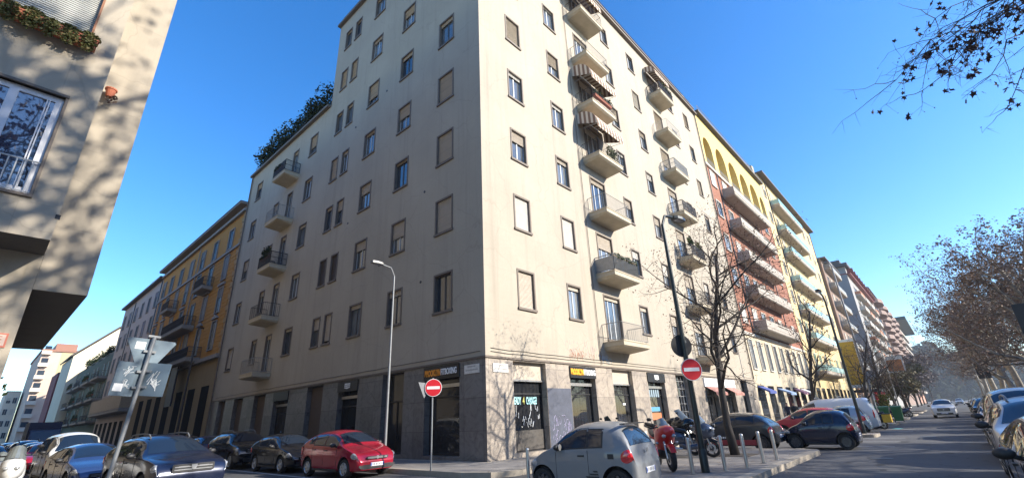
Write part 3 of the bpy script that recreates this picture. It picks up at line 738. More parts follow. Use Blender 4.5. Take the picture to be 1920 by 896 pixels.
hedge('roof_hedge', 'low dark shrubs along the top roof edge over the shaded facade', [(CX+.6,26,H_HI),(CX+.6,30.9,H_HI)], .5, 12, M_leafd, 110, s=.1)
# chimney / antenna block with bare shrub at the far end of the roof
s_ = MB(); s_.box(48.6, 49.5, CY+.5, CY+1.3, H_R-.1, H_R+1.9); s_.build('chimney', M_wall, B1)
P_ = [((24.9,CY-1.12,TOPS[1]-2.98+1.0),2.6,M_leafg,'green trailing plants along the wood-slatted balcony rail',.15,.3),
      ((25.4,CY-1.0,TOPS[3]-2.98+.3),1.2,M_leafy,'pale wispy shrub behind the rail under the lower striped awning',0,1.3),
      ((24.9,CY-1.1,TOPS[4]-2.98+.9),2.2,M_leafg,'green plants behind the rail under the upper striped awning',0,.5),
      ((38.4,CY-1.1,TOPS[6]-2.98+.95),2.4,M_leafg,'tall green plants along the highest balcony of the second balcony column',.3,.7),
      ((39.2,CY-1.0,TOPS[2]-2.98+.9),1.0,M_leafy,'yellow green shrub bulging over the balcony behind the street lamp head',.5,1.0),
      ((37.1,CY-1.1,TOPS[2]-2.98+1.0),.9,M_leafg,'thin climbing plant at the left end of the balcony behind the street lamp head',0,1.2)]
for k, (l_, L_, m_, lb, hg, ht) in enumerate(P_): plant_box(l_, L_, 'R', lb, 40+k, m_, 420, hg, ht, box=ht < .9)
plant_box((CX-1.1, 37.4, TOPS[2]-2.98+.95), 1.5, 'L', 'dark bushy plant on the third shaded balcony', 61, M_leafd, 500, .1, .9)
plant_box((CX-1.1, 37.6, TOPS[4]-2.98+.9), 1.3, 'L', 'small dark plant on the topmost shaded balcony', 62, M_leafd, 250, .1, .4)
# ------------------------------------------------------------------ near building on the left of the side street
M_leafivy = leafm('sunlit ivy leaves', (.16,.15,.05), (.07,.09,.03), (.22,.17,.07)); AY = 12.6; BY = 13.82
B0 = thing('near_apartment_building', 'beige apartment block close on the left, upper storeys jutting over the pavement', 'building')
mb = MB()
wins = [(-3.35,-.36+.02,6.24,8.60), (-3.35,-.34,10.14,12.9), (-9,-6,6.24,8.6), (-9,-6,10.14,12.9)]
facade(mb, PF('R', AY), -14, .17, 5.39, 24, wins, .3)
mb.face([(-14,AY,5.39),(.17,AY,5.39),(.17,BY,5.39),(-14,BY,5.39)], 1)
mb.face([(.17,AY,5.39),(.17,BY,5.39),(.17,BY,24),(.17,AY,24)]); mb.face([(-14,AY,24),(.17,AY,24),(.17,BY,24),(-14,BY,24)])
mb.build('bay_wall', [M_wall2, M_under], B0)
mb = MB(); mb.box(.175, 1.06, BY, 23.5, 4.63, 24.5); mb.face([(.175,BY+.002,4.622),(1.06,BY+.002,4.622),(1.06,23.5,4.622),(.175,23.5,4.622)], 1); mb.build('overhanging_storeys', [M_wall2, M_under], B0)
mb = MB(); mb.box(-14, .17, BY, 23.5, .1, 24.45); mb.box(-14, -1.4, 23.5, 140, .1, 24.45); mb.build('wall', M_wall2, B0)  # long rear box is unseen, added to block sky reflections in the shopfronts
mb = MB(); mb.box(.155, .185, BY-.012, BY-.001, 5.4, 24); mb.box(-.02,.17,BY-.006,BY-.0005,.1,5.38); mb.build('joint', M_wall2, B0)
mb = MB(); mb.box(.12, .2, AY-.004, AY+.02, 5.85, 5.95); mb.build('vent', M_black, B0)
for a, b, c, d in wins[:1]:
    f = MB(); f.box(a-.05, b+.05, AY-.05, AY+.28, c-.06, c-.001); f.box(a-.04, a, AY-.03, AY+.28, c, d); f.box(b-.0, b+.05, AY-.03, AY+.28, c, d); f.box(a-.04, b+.05, AY-.05, AY+.28, d, d+.06)
    wo_ = f.build('window', M_surround, B0)
    s_ = MB(); ya, yb = AY+.06, AY+.13
    s_.box(b-.13, b-.01, ya, yb, c+.01, d-.01); s_.box(a+.01, a+.13, ya, yb, c+.01, d-.01); s_.box(a+.13, b-.13, ya, yb, d-.14, d-.01); s_.box(a+.13, b-.13, ya, yb, c+.01, c+.14)
    for k in (1, 2, 3): x = a+(b-a)*k/4; s_.box(x-.07, x+.07, ya-.01, yb+.01, c+.14, d-.14)
    for k in range(2): s_.box(b-.22-.04*k, b-.2-.04*k, ya-.02, ya, c+.14, d-.14)
    s_.build('sash', worn('white aluminium', (.62,.62,.63), .4, .2, .15), wo_)
    s_ = MB(); s_.box(a+.12, b-.12, ya+.03, ya+.04, c+.13, d-.13)
    s_.build('pane', mat('mirror like window glass', (.015,.035,.075), .02, 0, 1.0, coat=.4), wo_); MATS['mirror like window glass'].node_tree.nodes["Principled BSDF"].inputs['IOR'].default_value = 1.8
    s_ = MB()
    for k in range(26): x = b-.1-k*.12; s_.tube([(x, AY-.0, c+.03), (x, AY-.0, c+.72)], .013, 5)
    s_.tube([(a, AY, c+.72), (b, AY, c+.72)], .016, 5); s_.tube([(a, AY, c+.04), (b, AY, c+.04)], .014, 5); s_.build('railing', M_ironw, wo_)
    for zz in (d-.35, c+.6):
        pass
a, b, c, d = wins[1]
f = MB(); f.box(a-.05, b+.05, AY-.06, AY+.28, c-.06, c-.001); f.box(b, b+.04, AY-.04, AY+.28, c, d); f.box(a-.04, a, AY-.04, AY+.28, c, d)
wo_ = f.build('window', worn('rust brown frame', (.26,.11,.05), .7), B0)
s_ = MB()
for k in range(48): za = c+k*.057; s_.face([(a,AY+.06,za),(b,AY+.06,za),(b,AY+.09,za+.045),(a,AY+.09,za+.045)]); s_.face([(a,AY+.09,za+.045),(b,AY+.09,za+.045),(b,AY+.06,za+.057),(a,AY+.06,za+.057)])
s_.build('roller_shutter', worn('pale shutter slats', (.52,.52,.48), .6, 0, .25, 2), wo_)
s_ = MB(); s_.box(-.2-.13, .07, BY-.026, BY-.001, 3.40, 3.68); s_.build('plaque', worn('red bordered plaque', (.55,.16,.10), .5), B0)
s_ = MB(); s_.box(-.30, .04, BY-.03, BY-.027, 3.43, 3.65); s_.build('plaque', worn('pink enamel', (.62,.47,.38), .5), B0)
s_ = MB()
for k in range(3): s_.box(-.25, -.01+.0*k, BY-.032, BY-.0305, 3.60-k*.06, 3.622-k*.06)
s_.build('lettering', worn('faded red lettering', (.45,.2,.15), .5), B0)
plant_box((-.95, AY-.14, 10.18), 1.55, 'R', 'hanging ivy trough under the shuttered top window of the near left building', 71, M_leafivy, 4200, .42, .16, True, 'window plants of the near left building', ls=.032)
t = thing('flower_pot', 'small terracotta pot hung on the corner edge of the near left building', 'flower pot', (.33, BY-.16, 9.62))
mb = MB(); mb.lathe([(.07,0),(.11,.2),(.125,.2),(.125,.24),(.1,.24),(.09,.2)], 14); mb.build('pot', M_terra, t)
mb = MB(); leaf_cloud(mb, random.Random(4), (.05,-.02,-.05), (.12,.1,.15), 60, .035); mb.build('foliage', M_leafb, t)

# ------------------------------------------------------------------ avenue: other buildings
def far_windows(parent, face, plane, us, zs, w, h, seed, ms=M_trimw, mshut=M_shut, mp=M_paned, pshut=.5, detail=0):
    rn = random.Random(seed)
    for u in us:
        for z in zs: window(parent, face, plane, u, z, w, h, rn.choice([0,0,.3,.5,1.0]) if rn.random() < pshut else 0, ms=ms, mshut=mshut, mpane=mp, detail=detail)
def block(name, label, x0, x1, y0, y1, h, m, roof=None, roofname='roof', over=.5, rth=.3):
    t = thing(name, label, 'building'); mb = MB(); mb.box(x0, x1, y0, y1, .08, h); mb.build('wall', m, t)
    if roof: mb = MB(); mb.box(x0-over*.0, x1+over*.0, y0-over, y1, h+.002, h+rth); mb.build(roofname, roof, t)
    return t
M_tile = worn('dark roof edge', (.10,.085,.075), .7)
M_brick = brickm('orange red brick', (.33,.125,.075), (.27,.10,.06), (.30,.21,.16))
M_yel = plaster('pale yellow plaster', (.68,.53,.21), .25)
M_yel2 = plaster('warm cream plaster', (.64,.50,.27), .3)
M_cream = plaster('cream stone render', (.55,.47,.34), .4)
M_balc = worn('weathered balcony panel', (.42,.37,.31), .8, 0, .5, 2)
M_teal = mat('pale teal glass rail', (.33,.52,.50), .15, 0, .7)
M_leafo0 = leafm('faded balcony leaves', (.10,.07,.05), (.08,.08,.04), (.12,.09,.06)); BX0, BX1 = END_R+.02, 77.4
B2 = thing('brick_apartment_building', 'orange brick apartment block with a yellow arcaded top storey and long balconies', 'building')
mb = MB(); mb.box(BX0, BX1, CY+.05, CY+14, .1, 8.8); mb.build('ground_storey_wall', M_cream, B2)
mb = MB(); mb.box(BX0, BX1, CY+.08, CY+14, 8.802, 28.3)
mb.build('wall', M_brick, B2)
for x in (53.9, 70.3): mb = MB(); mb.box(x, x+.2, CY-.0, CY+.079, 8.9, 28.2); mb.build('downpipe', M_iron, B2)
mb = MB(); mb.box(BX0, BX1, CY-.12, CY+.3, 28.302, 28.6); mb.box(BX0, BX1, CY-.08, CY+.05, 8.65, 8.95); mb.build('string_course', M_trimw, B2)
# arcaded storey
arcs = [(51.0,53.9),(55.3,58.8),(60.1,63.6),(64.8,68.3),(69.5,73.2),(74.2,76.6)]
mb = MB(); zs0, zsp, ztp = 28.6, 31.0, 35.4
def arch_wall(mb, P, u0, u1, z0, z1, arcs, spring, dep, mi=0, mr=0):
    c = u0
    for a, b in arcs+[(u1, u1)]:
        if a > c: mb.face([P(c,0,z0),P(a,0,z0),P(a,0,z1),P(c,0,z1)], mi)
        if b > a:
            r = (b-a)/2; n = 12; pts = [(a+r-r*math.cos(math.pi*k/n), spring+r*math.sin(math.pi*k/n)*1.1) for k in range(n+1)]
            for p, q in zip(pts, pts[1:]):
                mb.face([P(p[0],0,p[1]),P(q[0],0,q[1]),P(q[0],0,z1),P(p[0],0,z1)], mi); mb.face([P(p[0],0,p[1]),P(q[0],0,q[1]),P(q[0],-dep,q[1]),P(p[0],-dep,p[1])], mr)
            for s_ in (a, b): mb.face([P(s_,0,z0),P(s_,0,spring),P(s_,-dep,spring),P(s_,-dep,z0)], mr)
        c = b
arch_wall(mb, PF('R', CY-.05), BX0, BX1, 28.6, ztp, arcs, 31.2, 1.3)
mb.box(BX0, BX1, CY+1.25, CY+14, 28.61, ztp); mb.face([(BX0,CY-.05,28.602),(BX1,CY-.05,28.602),(BX1,CY+1.3,28.602),(BX0,CY+1.3,28.602)])
mb.build('arcade_wall', M_yel, B2)
mb = MB(); mb.box(BX0, BX1, CY-.55, CY+14, ztp+.002, ztp+.3); mb.box(74.6, 77.2, CY+.4, CY+4, ztp+.302, ztp+3.0); mb.build('roof', M_tile, B2)
mb = MB(); mb.box(76.2,77.2,CY+.2,CY+1.2,ztp+.302,ztp+3.4); mb.build('chimney', M_cream, B2)
rl = MB(); 
for a, b in arcs: railing(rl, [(a,CY-.02,28.62),(b,CY-.02,28.62)], 1.0, .16, .012, .022)
railing(rl, [(BX0+.3,CY-.4,ztp+.3),(BX1-4,CY-.4,ztp+.3)], .8, .5, .015, .025)
rl.build('railing', M_irong, B2)
for a, b in arcs: window(B2, 'R', CY+1.25, (a+b)/2, 28.75, 1.6, 2.6, 0, ms=M_trimw, detail=0)
for z in (26.0, 22.1, 18.0, 14.0, 10.0):
    window(B2, 'R', CY+.08, 52.1, z, 1.5, 1.9, random.Random(int(z)).choice([0,.4,1]), ms=M_trimw, mshut=M_shutw, detail=0)
    for k, u in enumerate((56.3, 59.8, 63.4, 67.2, 74.0)):
        window(B2, 'R', CY+.08, u, z+(0 if u > 70 else -.6), 1.5, 1.9 if u > 70 else 2.5, random.Random(int(z*3+k)).choice([0,.3,.6,1]), ms=M_trimw, mshut=M_shutw, detail=0)
for z in (25.35, 21.25, 17.2, 13.2, 9.3):
    b_ = balcony(B2, 'R', CY, 54.5, 69.8, z+.35, 1.35, .5, M_balc, M_balc, 'solid', .75)
    r = MB(); railing(r, [(0,-1.31,.76),(15.3,-1.31,.76)], .3, .9, .015, .03); r.build('handrail', M_irong, b_)
for k, (u, z, L_, m_, lb) in enumerate(((57,17.55,3,M_leafg,'green trough on the middle long balcony of the brick block'),(58,13.55,5,leafm('red geranium leaves', (.35,.03,.03), (.06,.10,.03), (.30,.05,.04)),'red flowering trough on the fourth long balcony of the brick block'),(62,9.65,6,M_leafo0,'brownish trough on the lowest long balcony of the brick block'),(65,21.6,3,M_leafg,'green trough on the second highest long balcony of the brick block'))):
    plant_box((u, CY-1.2, z+.55), L_, 'R', lb, 120+k, m_, 500, .1, .5, True, 'plants on the brick block balconies')
for u in np.arange(51.8, 77, 3.05): window(B2, 'R', CY+.05, float(u), 5.3, 1.15, 2.9, 0, ms=M_trimw, detail=0)
mb = MB()
for k, u in enumerate(np.arange(52.2, 77, 3.6)): mb.box(u-1.1, u+1.1, CY+.02, CY+.049, .3, 3.7)
mb.build('shopfront', M_shopglass, B2)
def canopy(par, x0, x1, z, out, m, nm='awning'):
    s_ = MB(); y = CY; s_.face([(x0,y,z),(x1,y,z),(x1,y-out,z-.5),(x0,y-out,z-.5)]); s_.face([(x0,y-out,z-.5),(x1,y-out,z-.5),(x1,y-out,z-.75),(x0,y-out,z-.75)])
    for x in (x0, x1): s_.face([(x,y,z),(x,y-out,z-.5),(x,y-out,z-.7),(x,y,z-.1)])
    return s_.build(nm, m, par)
M_blue = worn('blue canvas', (.06,.09,.30), .8); M_pinkc = worn('pink canvas', (.45,.22,.28), .8)
canopy(B2, 51.1, 53.4, 3.6, 1.0, M_blue); canopy(B2, 58.2, 60.6, 3.5, 1.2, worn('sky blue canvas', (.25,.35,.55), .8)); canopy(B2, 65.4, 67.8, 3.6, 1.0, M_pinkc); canopy(B2, 69, 71.4, 3.6, 1.0, worn('white canvas', (.6,.6,.6), .8))

C0, C1 = 77.42, 117
B3 = block('cream_apartment_building', 'warm cream yellow apartment block with stacked teal railed balconies beyond the brick one', C0, C1, CY, CY+14, 37.6, M_yel2, M_tile, over=.9)
for z in (33.2, 28.6, 24.6, 19.9, 15.3, 10.9, 6.2):
    balcony(B3, 'R', CY, 82, 99.5, z, 1.35, .6, M_teal, M_balc, 'panel', .95)
    for k, u in enumerate((79.8, 84, 88, 92, 96, 103, 108, 113)):
        window(B3, 'R', CY, u, z+(.9 if u < 81 or u > 100 else .1), 1.2, 1.9 if u < 81 or u > 100 else 2.6, random.Random(int(z*7+k)).choice([0,.3,.6]), ms=M_trimw, mshut=mat('green shutter', (.06,.16,.10), .6) if z < 12 else M_shut, detail=0)
mb = MB()
for u in np.arange(80, 116, 3.8): mb.box(u-1.2, u+1.2, CY-.01, CY-.002, .3, 3.9)
mb.build('shopfront', M_shopglass, B3)
for x in (81.6, C1-.3): mb = MB(); mb.box(x, x+.2, CY-.12, CY-.002, 4, 37.4); mb.build('downpipe', M_tile, B3)
mb = MB(); mb.box(96, 99, CY+1, CY+3, 37.91, 40.4); mb.box(105, 108, CY+1, CY+3, 37.91, 39.8); mb.build('chimney', M_cream, B3)
# reddish lower block
B3b = block('brown_apartment_building', 'narrow brownish apartment block between the cream and the grey ones', 117.02, 136, CY-.6, CY+12, 31.5, plaster('dull brown render', (.26,.18,.14), .4), M_tile, over=1.0)
for z in np.arange(4.5, 30, 4.2):
    balcony(B3b, 'R', CY-.6, 119, 134, float(z), 1.2, .5, M_irong, M_balc, 'panel', .9)
    far_windows(B3b, 'R', CY-.6, [120.5,124.5,128.5,132.5], [float(z)+.1], 1.6, 2.4, int(z), detail=0)
G0, G1 = 150, 204
GY = 12.05
M_conc = plaster('grey concrete', (.33,.32,.31), .4); M_gpan = plaster('pale grey panel', (.36,.37,.41), .3)
B4 = thing('grey_concrete_building', 'tall grey concrete apartment tower with a blank side pier and a red metal top storey', 'building')
mb = MB(); mb.box(G0, G1, GY, GY+24, .1, 36.4); mb.build('wall', M_conc, B4)
mb = MB(); mb.box(G0-1.2, G1, GY-.8, GY+22, 36.402, 37.2); mb.box(G0+3, G1-2, GY+1, GY+18, 37.202, 39.2); mb.build('roof', M_tile, B4)
mb = MB(); mb.box(G0-.06, G1, GY-.9, GY+23, 34.2, 34.5); 
for x in np.arange(G0+3, G1, 5): mb.box(x, x+.3, GY-1.4, GY-.001, 34.6, 36.3)
mb.build('red_metal_band', worn('rust red metal', (.28,.07,.05), .6), B4)
for i, z in enumerate(np.arange(4.5, 33, 4.15)):
    mb = MB(); mb.box(G0-.06, G0-.002, GY+4.2, GY+23, z+1.5, z+3.2); mb.build('window', M_paned, B4)
    mb = MB(); mb.box(G0-.1, G0-.002, GY+4.2, GY+23, z-.3, z+1.45); mb.build('spandrel_panel', M_gpan, B4)
    for k in range(4):
        u = G0+6+k*12; balcony(B4, 'R', GY, u, u+9.5, float(z), 1.3, .5, worn('pale balcony panel', (.5,.47,.42), .7) if (i+k) % 3 else worn('orange awning panel', (.5,.2,.1), .7), M_balc, 'panel', 1.0)
        window(B4, 'R', GY, u+4.5, float(z)+.1, 6, 2.6, [0,.4,.7][(i*k) % 3], ms=M_trimw, mshut=worn('faded orange blind', (.45,.16,.08), .8), detail=0)
B5 = block('pink_apartment_building', 'pink apartment tower with rounded balconies farther down the avenue', 205, 300, GY-.2, GY+16, 40, plaster('pink render', (.31,.225,.19), .5), M_tile, over=.4)
for z in np.arange(5, 39, 4.3):
    for u in (208, 226, 244, 262, 280):
        s_ = MB(); s_.prism([(u,-.0+GY-.2),(u+1,GY-1.7),(u+5,GY-2.6),(u+11,GY-2.6),(u+15,GY-1.7),(u+16,GY-.2)], float(z), float(z)+1.35, 'z'); s_.build('balcony', MATS['pink render'], B5)
        s_ = MB(); s_.box(u+2, u+14, GY-.26, GY-.202, z+1.4, z+3.5); s_.build('window', M_paned, B5)
B6 = block('dark_roofed_building', 'farthest apartment block of the row with a flat dark roof jutting over the avenue', 302, 380, GY, GY+16, 38, plaster('salmon render', (.48,.27,.20), .3))
mb = MB(); mb.box(300.5, 382, GY-5.5, GY+16, 39.5, 41); mb.build('roof', worn('dark green metal roof', (.03,.06,.05), .5), B6)
for z in np.arange(5, 37, 4.2):
    s_ = MB(); s_.box(304, 378, GY-1.8, GY-.002, z, z+1.1); s_.build('balcony', M_balc, B6); s_ = MB(); s_.box(304, 378, GY-.05, GY-.002, z+1.2, z+3.4); s_.build('window', M_paned, B6)
# advertising hoardings
t = thing('advertising_hoarding', 'tall yellow advertising hoarding on a white frame beyond the lamp posts', 'hoarding', (95, 9.5, 0))
mb = MB(); mb.box(0,.12,.15,2.35,4.4,11.2); mb.build('panel', worn('ochre yellow print', (.62,.36,.015), .6, 0, .1), t)
mb = MB(); mb.box(-.05,.17,0,2.5,11.2,11.6); mb.box(-.05,.17,0,2.5,3.9,4.4); mb.box(-.05,.17,0,.15,4.4,11.2); mb.box(-.05,.17,2.35,2.5,4.4,11.2); mb.build('frame', M_white, t)
mb = MB(); mb.box(0,.15,.3,.5,.1,3.9); mb.box(0,.15,2.0,2.2,.1,3.9); mb.build('leg', M_irong, t)
mb = MB()
for zz, a, b in ((8.8,.7,1.8),(6.5,.5,2.1),(5.9,.8,1.7)):
    y = a
    while y < b: wl = random.Random(int(y*100)).uniform(.1,.22); mb.box(-.006,-.001,y,y+wl,zz,zz+.22); y += wl+.07
mb.build('lettering', worn('brown print', (.30,.17,.02), .6), t)
t = thing('advertising_banner', 'white hanging banner with an orange picture beyond the yellow hoarding', 'banner', (165, 7.2, 0))
mb = MB(); mb.box(0,.1,0,3.9,3.6,13.2); mb.build('panel', worn('white print', (.6,.62,.6), .6), t)
mb = MB(); mb.box(-.02,-.003,.3,3.6,9.2,12.2); mb.build('picture', worn('orange picture print', (.5,.17,.03), .6, 0, .9, .7), t)
mb = MB(); mb.box(0,.1,1.8,2.0,.1,3.6); mb.build('post', M_irong, t)

# ------------------------------------------------------------------ side street: other buildings
M_och = plaster('ochre plaster', (.52,.25,.055), .4)
M_pinkw = plaster('pale lilac plaster', (.48,.40,.36), .35)
L2 = thing('ochre_apartment_building', 'ochre yellow apartment block with stone trim and ornate balconies next to the corner block', 'building')
y0, y1 = END_L+.02, 79.5
mb = MB(); mb.box(CX+.05, CX+14, y0, y1, 7.9, 23.2)
def quoins(mb, y):
    for k in range(26): mb.box(CX-.03, CX+.049, y, y+(.9 if k % 2 else .6), 8.3+k*.57, 8.3+k*.57+.5)
mb.build('wall', M_och, L2)
mb = MB(); quoins(mb, y0+.05)
mb.build('quoin', worn('ochre stone', (.40,.24,.09), .8), L2)
mb = MB()
for k in range(25): mb.box(CX+.02, CX+.049, y0+1, y1, 8.3+k*.42, 8.3+k*.42+.37)
mb.build('banded_render', M_och, L2)
mb = MB(); mb.box(CX, CX+14, y0, y1, .1, 7.898); mb.build('ground_storey_wall', plaster('grey ochre base', (.30,.22,.12), .5), L2)
M_gstone = worn('grey stone trim', (.30,.27,.24), .8)
mb = MB()
for zz, dd, hh in ((7.9,.35,.35),(18.75,.15,.25),(22.5,.25,.3),(23.2,.7,.15)): mb.box(CX-dd, CX+.3, y0, y1, zz, zz+hh)
mb.build('cornice', M_gstone, L2)
mb = MB(); mb.box(CX-.75, CX+14, y0, y1, 23.352, 23.45); mb.build('roof', M_tile, L2)
uu = [51.4, 56.2, 60.6, 65.0, 69.4, 73.8, 77.6]
for i, (z, h) in enumerate(((19.2,2.2),(16.0,2.5),(12.6,2.5),(9.0,2.7))):
    for k, u in enumerate(uu):
        window(L2, 'L', CX+.02, u, z, 1.25, h, [0,0,.4,1][(i*3+k) % 4], ms=M_gstone, mshut=M_shutd, mpane=M_paned, detail=0)
        if i in (2,3) and k != 2:
            s_ = MB(); s_.prism([(-.95,0),(.95,0),(0,.45)] if i == 3 else [(-.9,0),(.9,0),(.9,.25),(-.9,.25)], -.18, .06, 'y'); o = s_.build('pediment', M_gstone, L2, loc=(CX-.0, u, z+h+.25)); o.rotation_euler = (0,0,-math.pi/2)
balcony(L2, 'L', CX, 54.6, 57.8, 15.9, 1.0, .4, M_iron, M_gstone, 'dense', 1.0); balcony(L2, 'L', CX, 67.8, 71, 15.9, 1.0, .4, M_iron, M_gstone, 'dense', 1.0)
balcony(L2, 'L', CX, 58.5, 67.5, 12.4, 1.1, .5, M_iron, M_gstone, 'dense', 1.0); balcony(L2, 'L', CX, 54, 72, 8.5, 1.2, .5, M_iron, M_gstone, 'dense', 1.0)
mb = MB()
for k, u in enumerate(np.arange(50.5, 79, 4.1)): mb.box(CX-.012, CX-.002, u-1.1, u+1.1, .4, 5.6)
mb.build('shopfront', M_open, L2)
mb = MB(); mb.box(CX-.9,CX-.75,57.5,59.7,4.2,8); mb.build('shop_sign', worn('dark vertical sign', (.03,.03,.035), .6), L2)
mb = MB(); mb.tube([(CX-.1,62.2,8.4),(CX-.1,62.2,22.3)], .06, 6); mb.build('downpipe', M_gstone, L2)
L3 = block('lilac_apartment_building', 'pale lilac apartment block with slim shutters beyond the ochre one', CX+.1, CX+14, 79.52, 106, 22.6, M_pinkw)
mb = MB(); mb.box(CX-.5, CX+14, 79.52, 106, 22.602, 22.9); mb.build('roof', M_tile, L3)
far_windows(L3, 'L', CX+.1, [82,86.2,90.5,94.8,99.2,103.4], [18.8,15.2,11.6,8.0], 1.25, 2.2, 9, ms=M_gstone, mshut=worn('violet grey shutter', (.14,.12,.16), .7), pshut=.9, detail=0)
for y in (80.3, 97): mb = MB(); mb.box(CX-.0, CX+.098, y, y+.25, 5, 22.4); mb.build('downpipe', M_iron, L3)
balcony(L3, 'L', CX+.1, 81, 105, 5.0, 1.3, .5, worn('slatted tan screen', (.40,.30,.19), .8), M_gstone, 'panel', 2.0)
mb = MB()
for u in np.arange(81.5, 105, 3.7): mb.box(CX+.085, CX+.098, u-1.1, u+1.1, .4, 3.6)
mb.build('shopfront', M_open, L3)
L4 = block('low_green_building', 'low dark green apartment block with plant filled balconies in the side street', CX+.3, CX+14, 106.02, 150, 15.4, plaster('dull green render', (.09,.13,.11), .5), M_tile, over=0)
for z in (11.4, 7.8, 4.2):
    for u in (108, 119, 130, 141): balcony(L4, 'L', CX+.3, u, u+8, z, 1.3, .4, M_iron, M_gstone, 'bars', 1.0, step=.35)
    far_windows(L4, 'L', CX+.3, [110,114,121,125,132,136,143,147], [z+.1], 1.5, 2.6, int(z), ms=M_gstone, mshut=worn('teal shutter', (.12,.24,.24), .7), pshut=1, detail=0)
for k, (u, z) in enumerate(((111,15.4),(119,15.4),(127,15.4),(134,15.4))): 
    hedge('roof_shrub', ['dark shrub nearest on the low green building roof','dark shrub second along the low green building roof','dark shrub third along the low green building roof','dark shrub farthest on the low green building roof'][k], [(CX+.6,u,z),(CX+.6,u+4,z)], .8, 80+k, M_leafd, 60, 'shrubs on the low roof', .16)
for k, (u, z, L_) in enumerate(((112,8.6,6),(123,12.2,6),(134,8.6,6),(123,5,6),(145,12.2,6))):
    plant_box((CX-.9, u, z), L_, 'L', ['bushy trough on the nearest middle balcony of the low green building','bushy trough on the second upper balcony of the low green building','bushy trough on the third middle balcony of the low green building','bushy trough on the second lower balcony of the low green building','bushy trough on the farthest upper balcony of the low green building'][k], 90+k, M_leafg, 400, .4, .8, True, 'balcony troughs in the side street')
L5 = thing('cream_gable_building', 'cream walled building whose sunlit sloping gable rises over the low green block', 'building')
mb = MB(); mb.prism([(12.3,.1),(34,.1),(34,30),(27,30.5),(19.2,26.6),(12.3,19.6)], 150.02, 170, 'y'); mb.build('wall', plaster('sunlit cream render', (.62,.56,.42), .2), L5)
mb = MB(); mb.prism([(11.9,19.5),(19.2,26.9),(27,30.8),(27,31.1),(19.1,27.2),(11.8,19.8)], 149.6, 170.5, 'y'); mb.build('roof', M_tile, L5)
mb = MB(); mb.box(20.2,21,152,153,27.5,29); mb.build('chimney', M_tile, L5)
L6 = block('red_side_building', 'dark red house front in the shade past the cream gable', 12.0, 24, 170.6, 185, 17.5, plaster('dark red render', (.22,.07,.07), .4), M_tile, over=0)
far_windows(L6, 'R', 170.6, [13.5], [3,7,11], 1.2, 2.2, 3, detail=0)
L7 = block('salmon_apartment_building', 'sunlit salmon apartment block with a red roof down the side street', 9.2, 30, 200, 240, 26.6, plaster('salmon plaster', (.56,.43,.34), .35))
mb = MB(); mb.box(8.9, 30.3, 199.6, 240, 26.602, 27.2); mb.box(12, 17, 203, 220, 27.202, 29.5); mb.build('roof', worn('red roof', (.30,.14,.09), .7), L7)
for z in np.arange(4, 26, 3.6):
    s_ = MB(); s_.box(9.0, 11.2, 198.7, 199.998, z, z+1.1); s_.build('balcony', worn('pale balcony front', (.6,.52,.42), .7), L7); s_ = MB(); s_.box(9.5, 11, 199.9, 199.998, z+1.2, z+2.6); s_.build('window', M_paned, L7)
mb = MB(); mb.box(13.6, 17.5, 199.93, 199.998, 14, 26.4); mb.build('yellow_panel', worn('yellow render', (.55,.44,.24), .8), L7)
L8 = block('far_cream_building', 'small cream house front at the very end of the side street', 5.2, 8.6, 226, 262, 16.5, plaster('pale render', (.6,.52,.42), .25), M_tile, over=0)
far_windows(L8, 'R', 226, [6.2,7.6], [2.5,6,9.5,13], .9, 1.7, 4, detail=0)
L9 = block('side_street_end_wall', 'pale wall closing the far left end of the side street', -12, 4.6, 300, 312, 12, plaster('off white render', (.6,.6,.58), .2), M_tile, over=0)
far_windows(L9, 'R', 300, [-9,-6,-3,0,3], [3,7], 1.4, 2.2, 5, detail=0)

BO = block('opposite_apartment_building', 'long brown block added unseen behind the camera to darken window reflections', -60, 20, -62, -48, 22, plaster('brown render far side', (.28,.2,.15), .4), M_tile, over=0)  # unseen blocks added to cut horizon glow and darken window reflections
BO2 = block('opposite_apartment_building', 'grey block added out of view across the avenue to darken window reflections', 24, 110, -64, -50, 26, plaster('grey render far side', (.3,.28,.26), .4), M_tile, over=0)
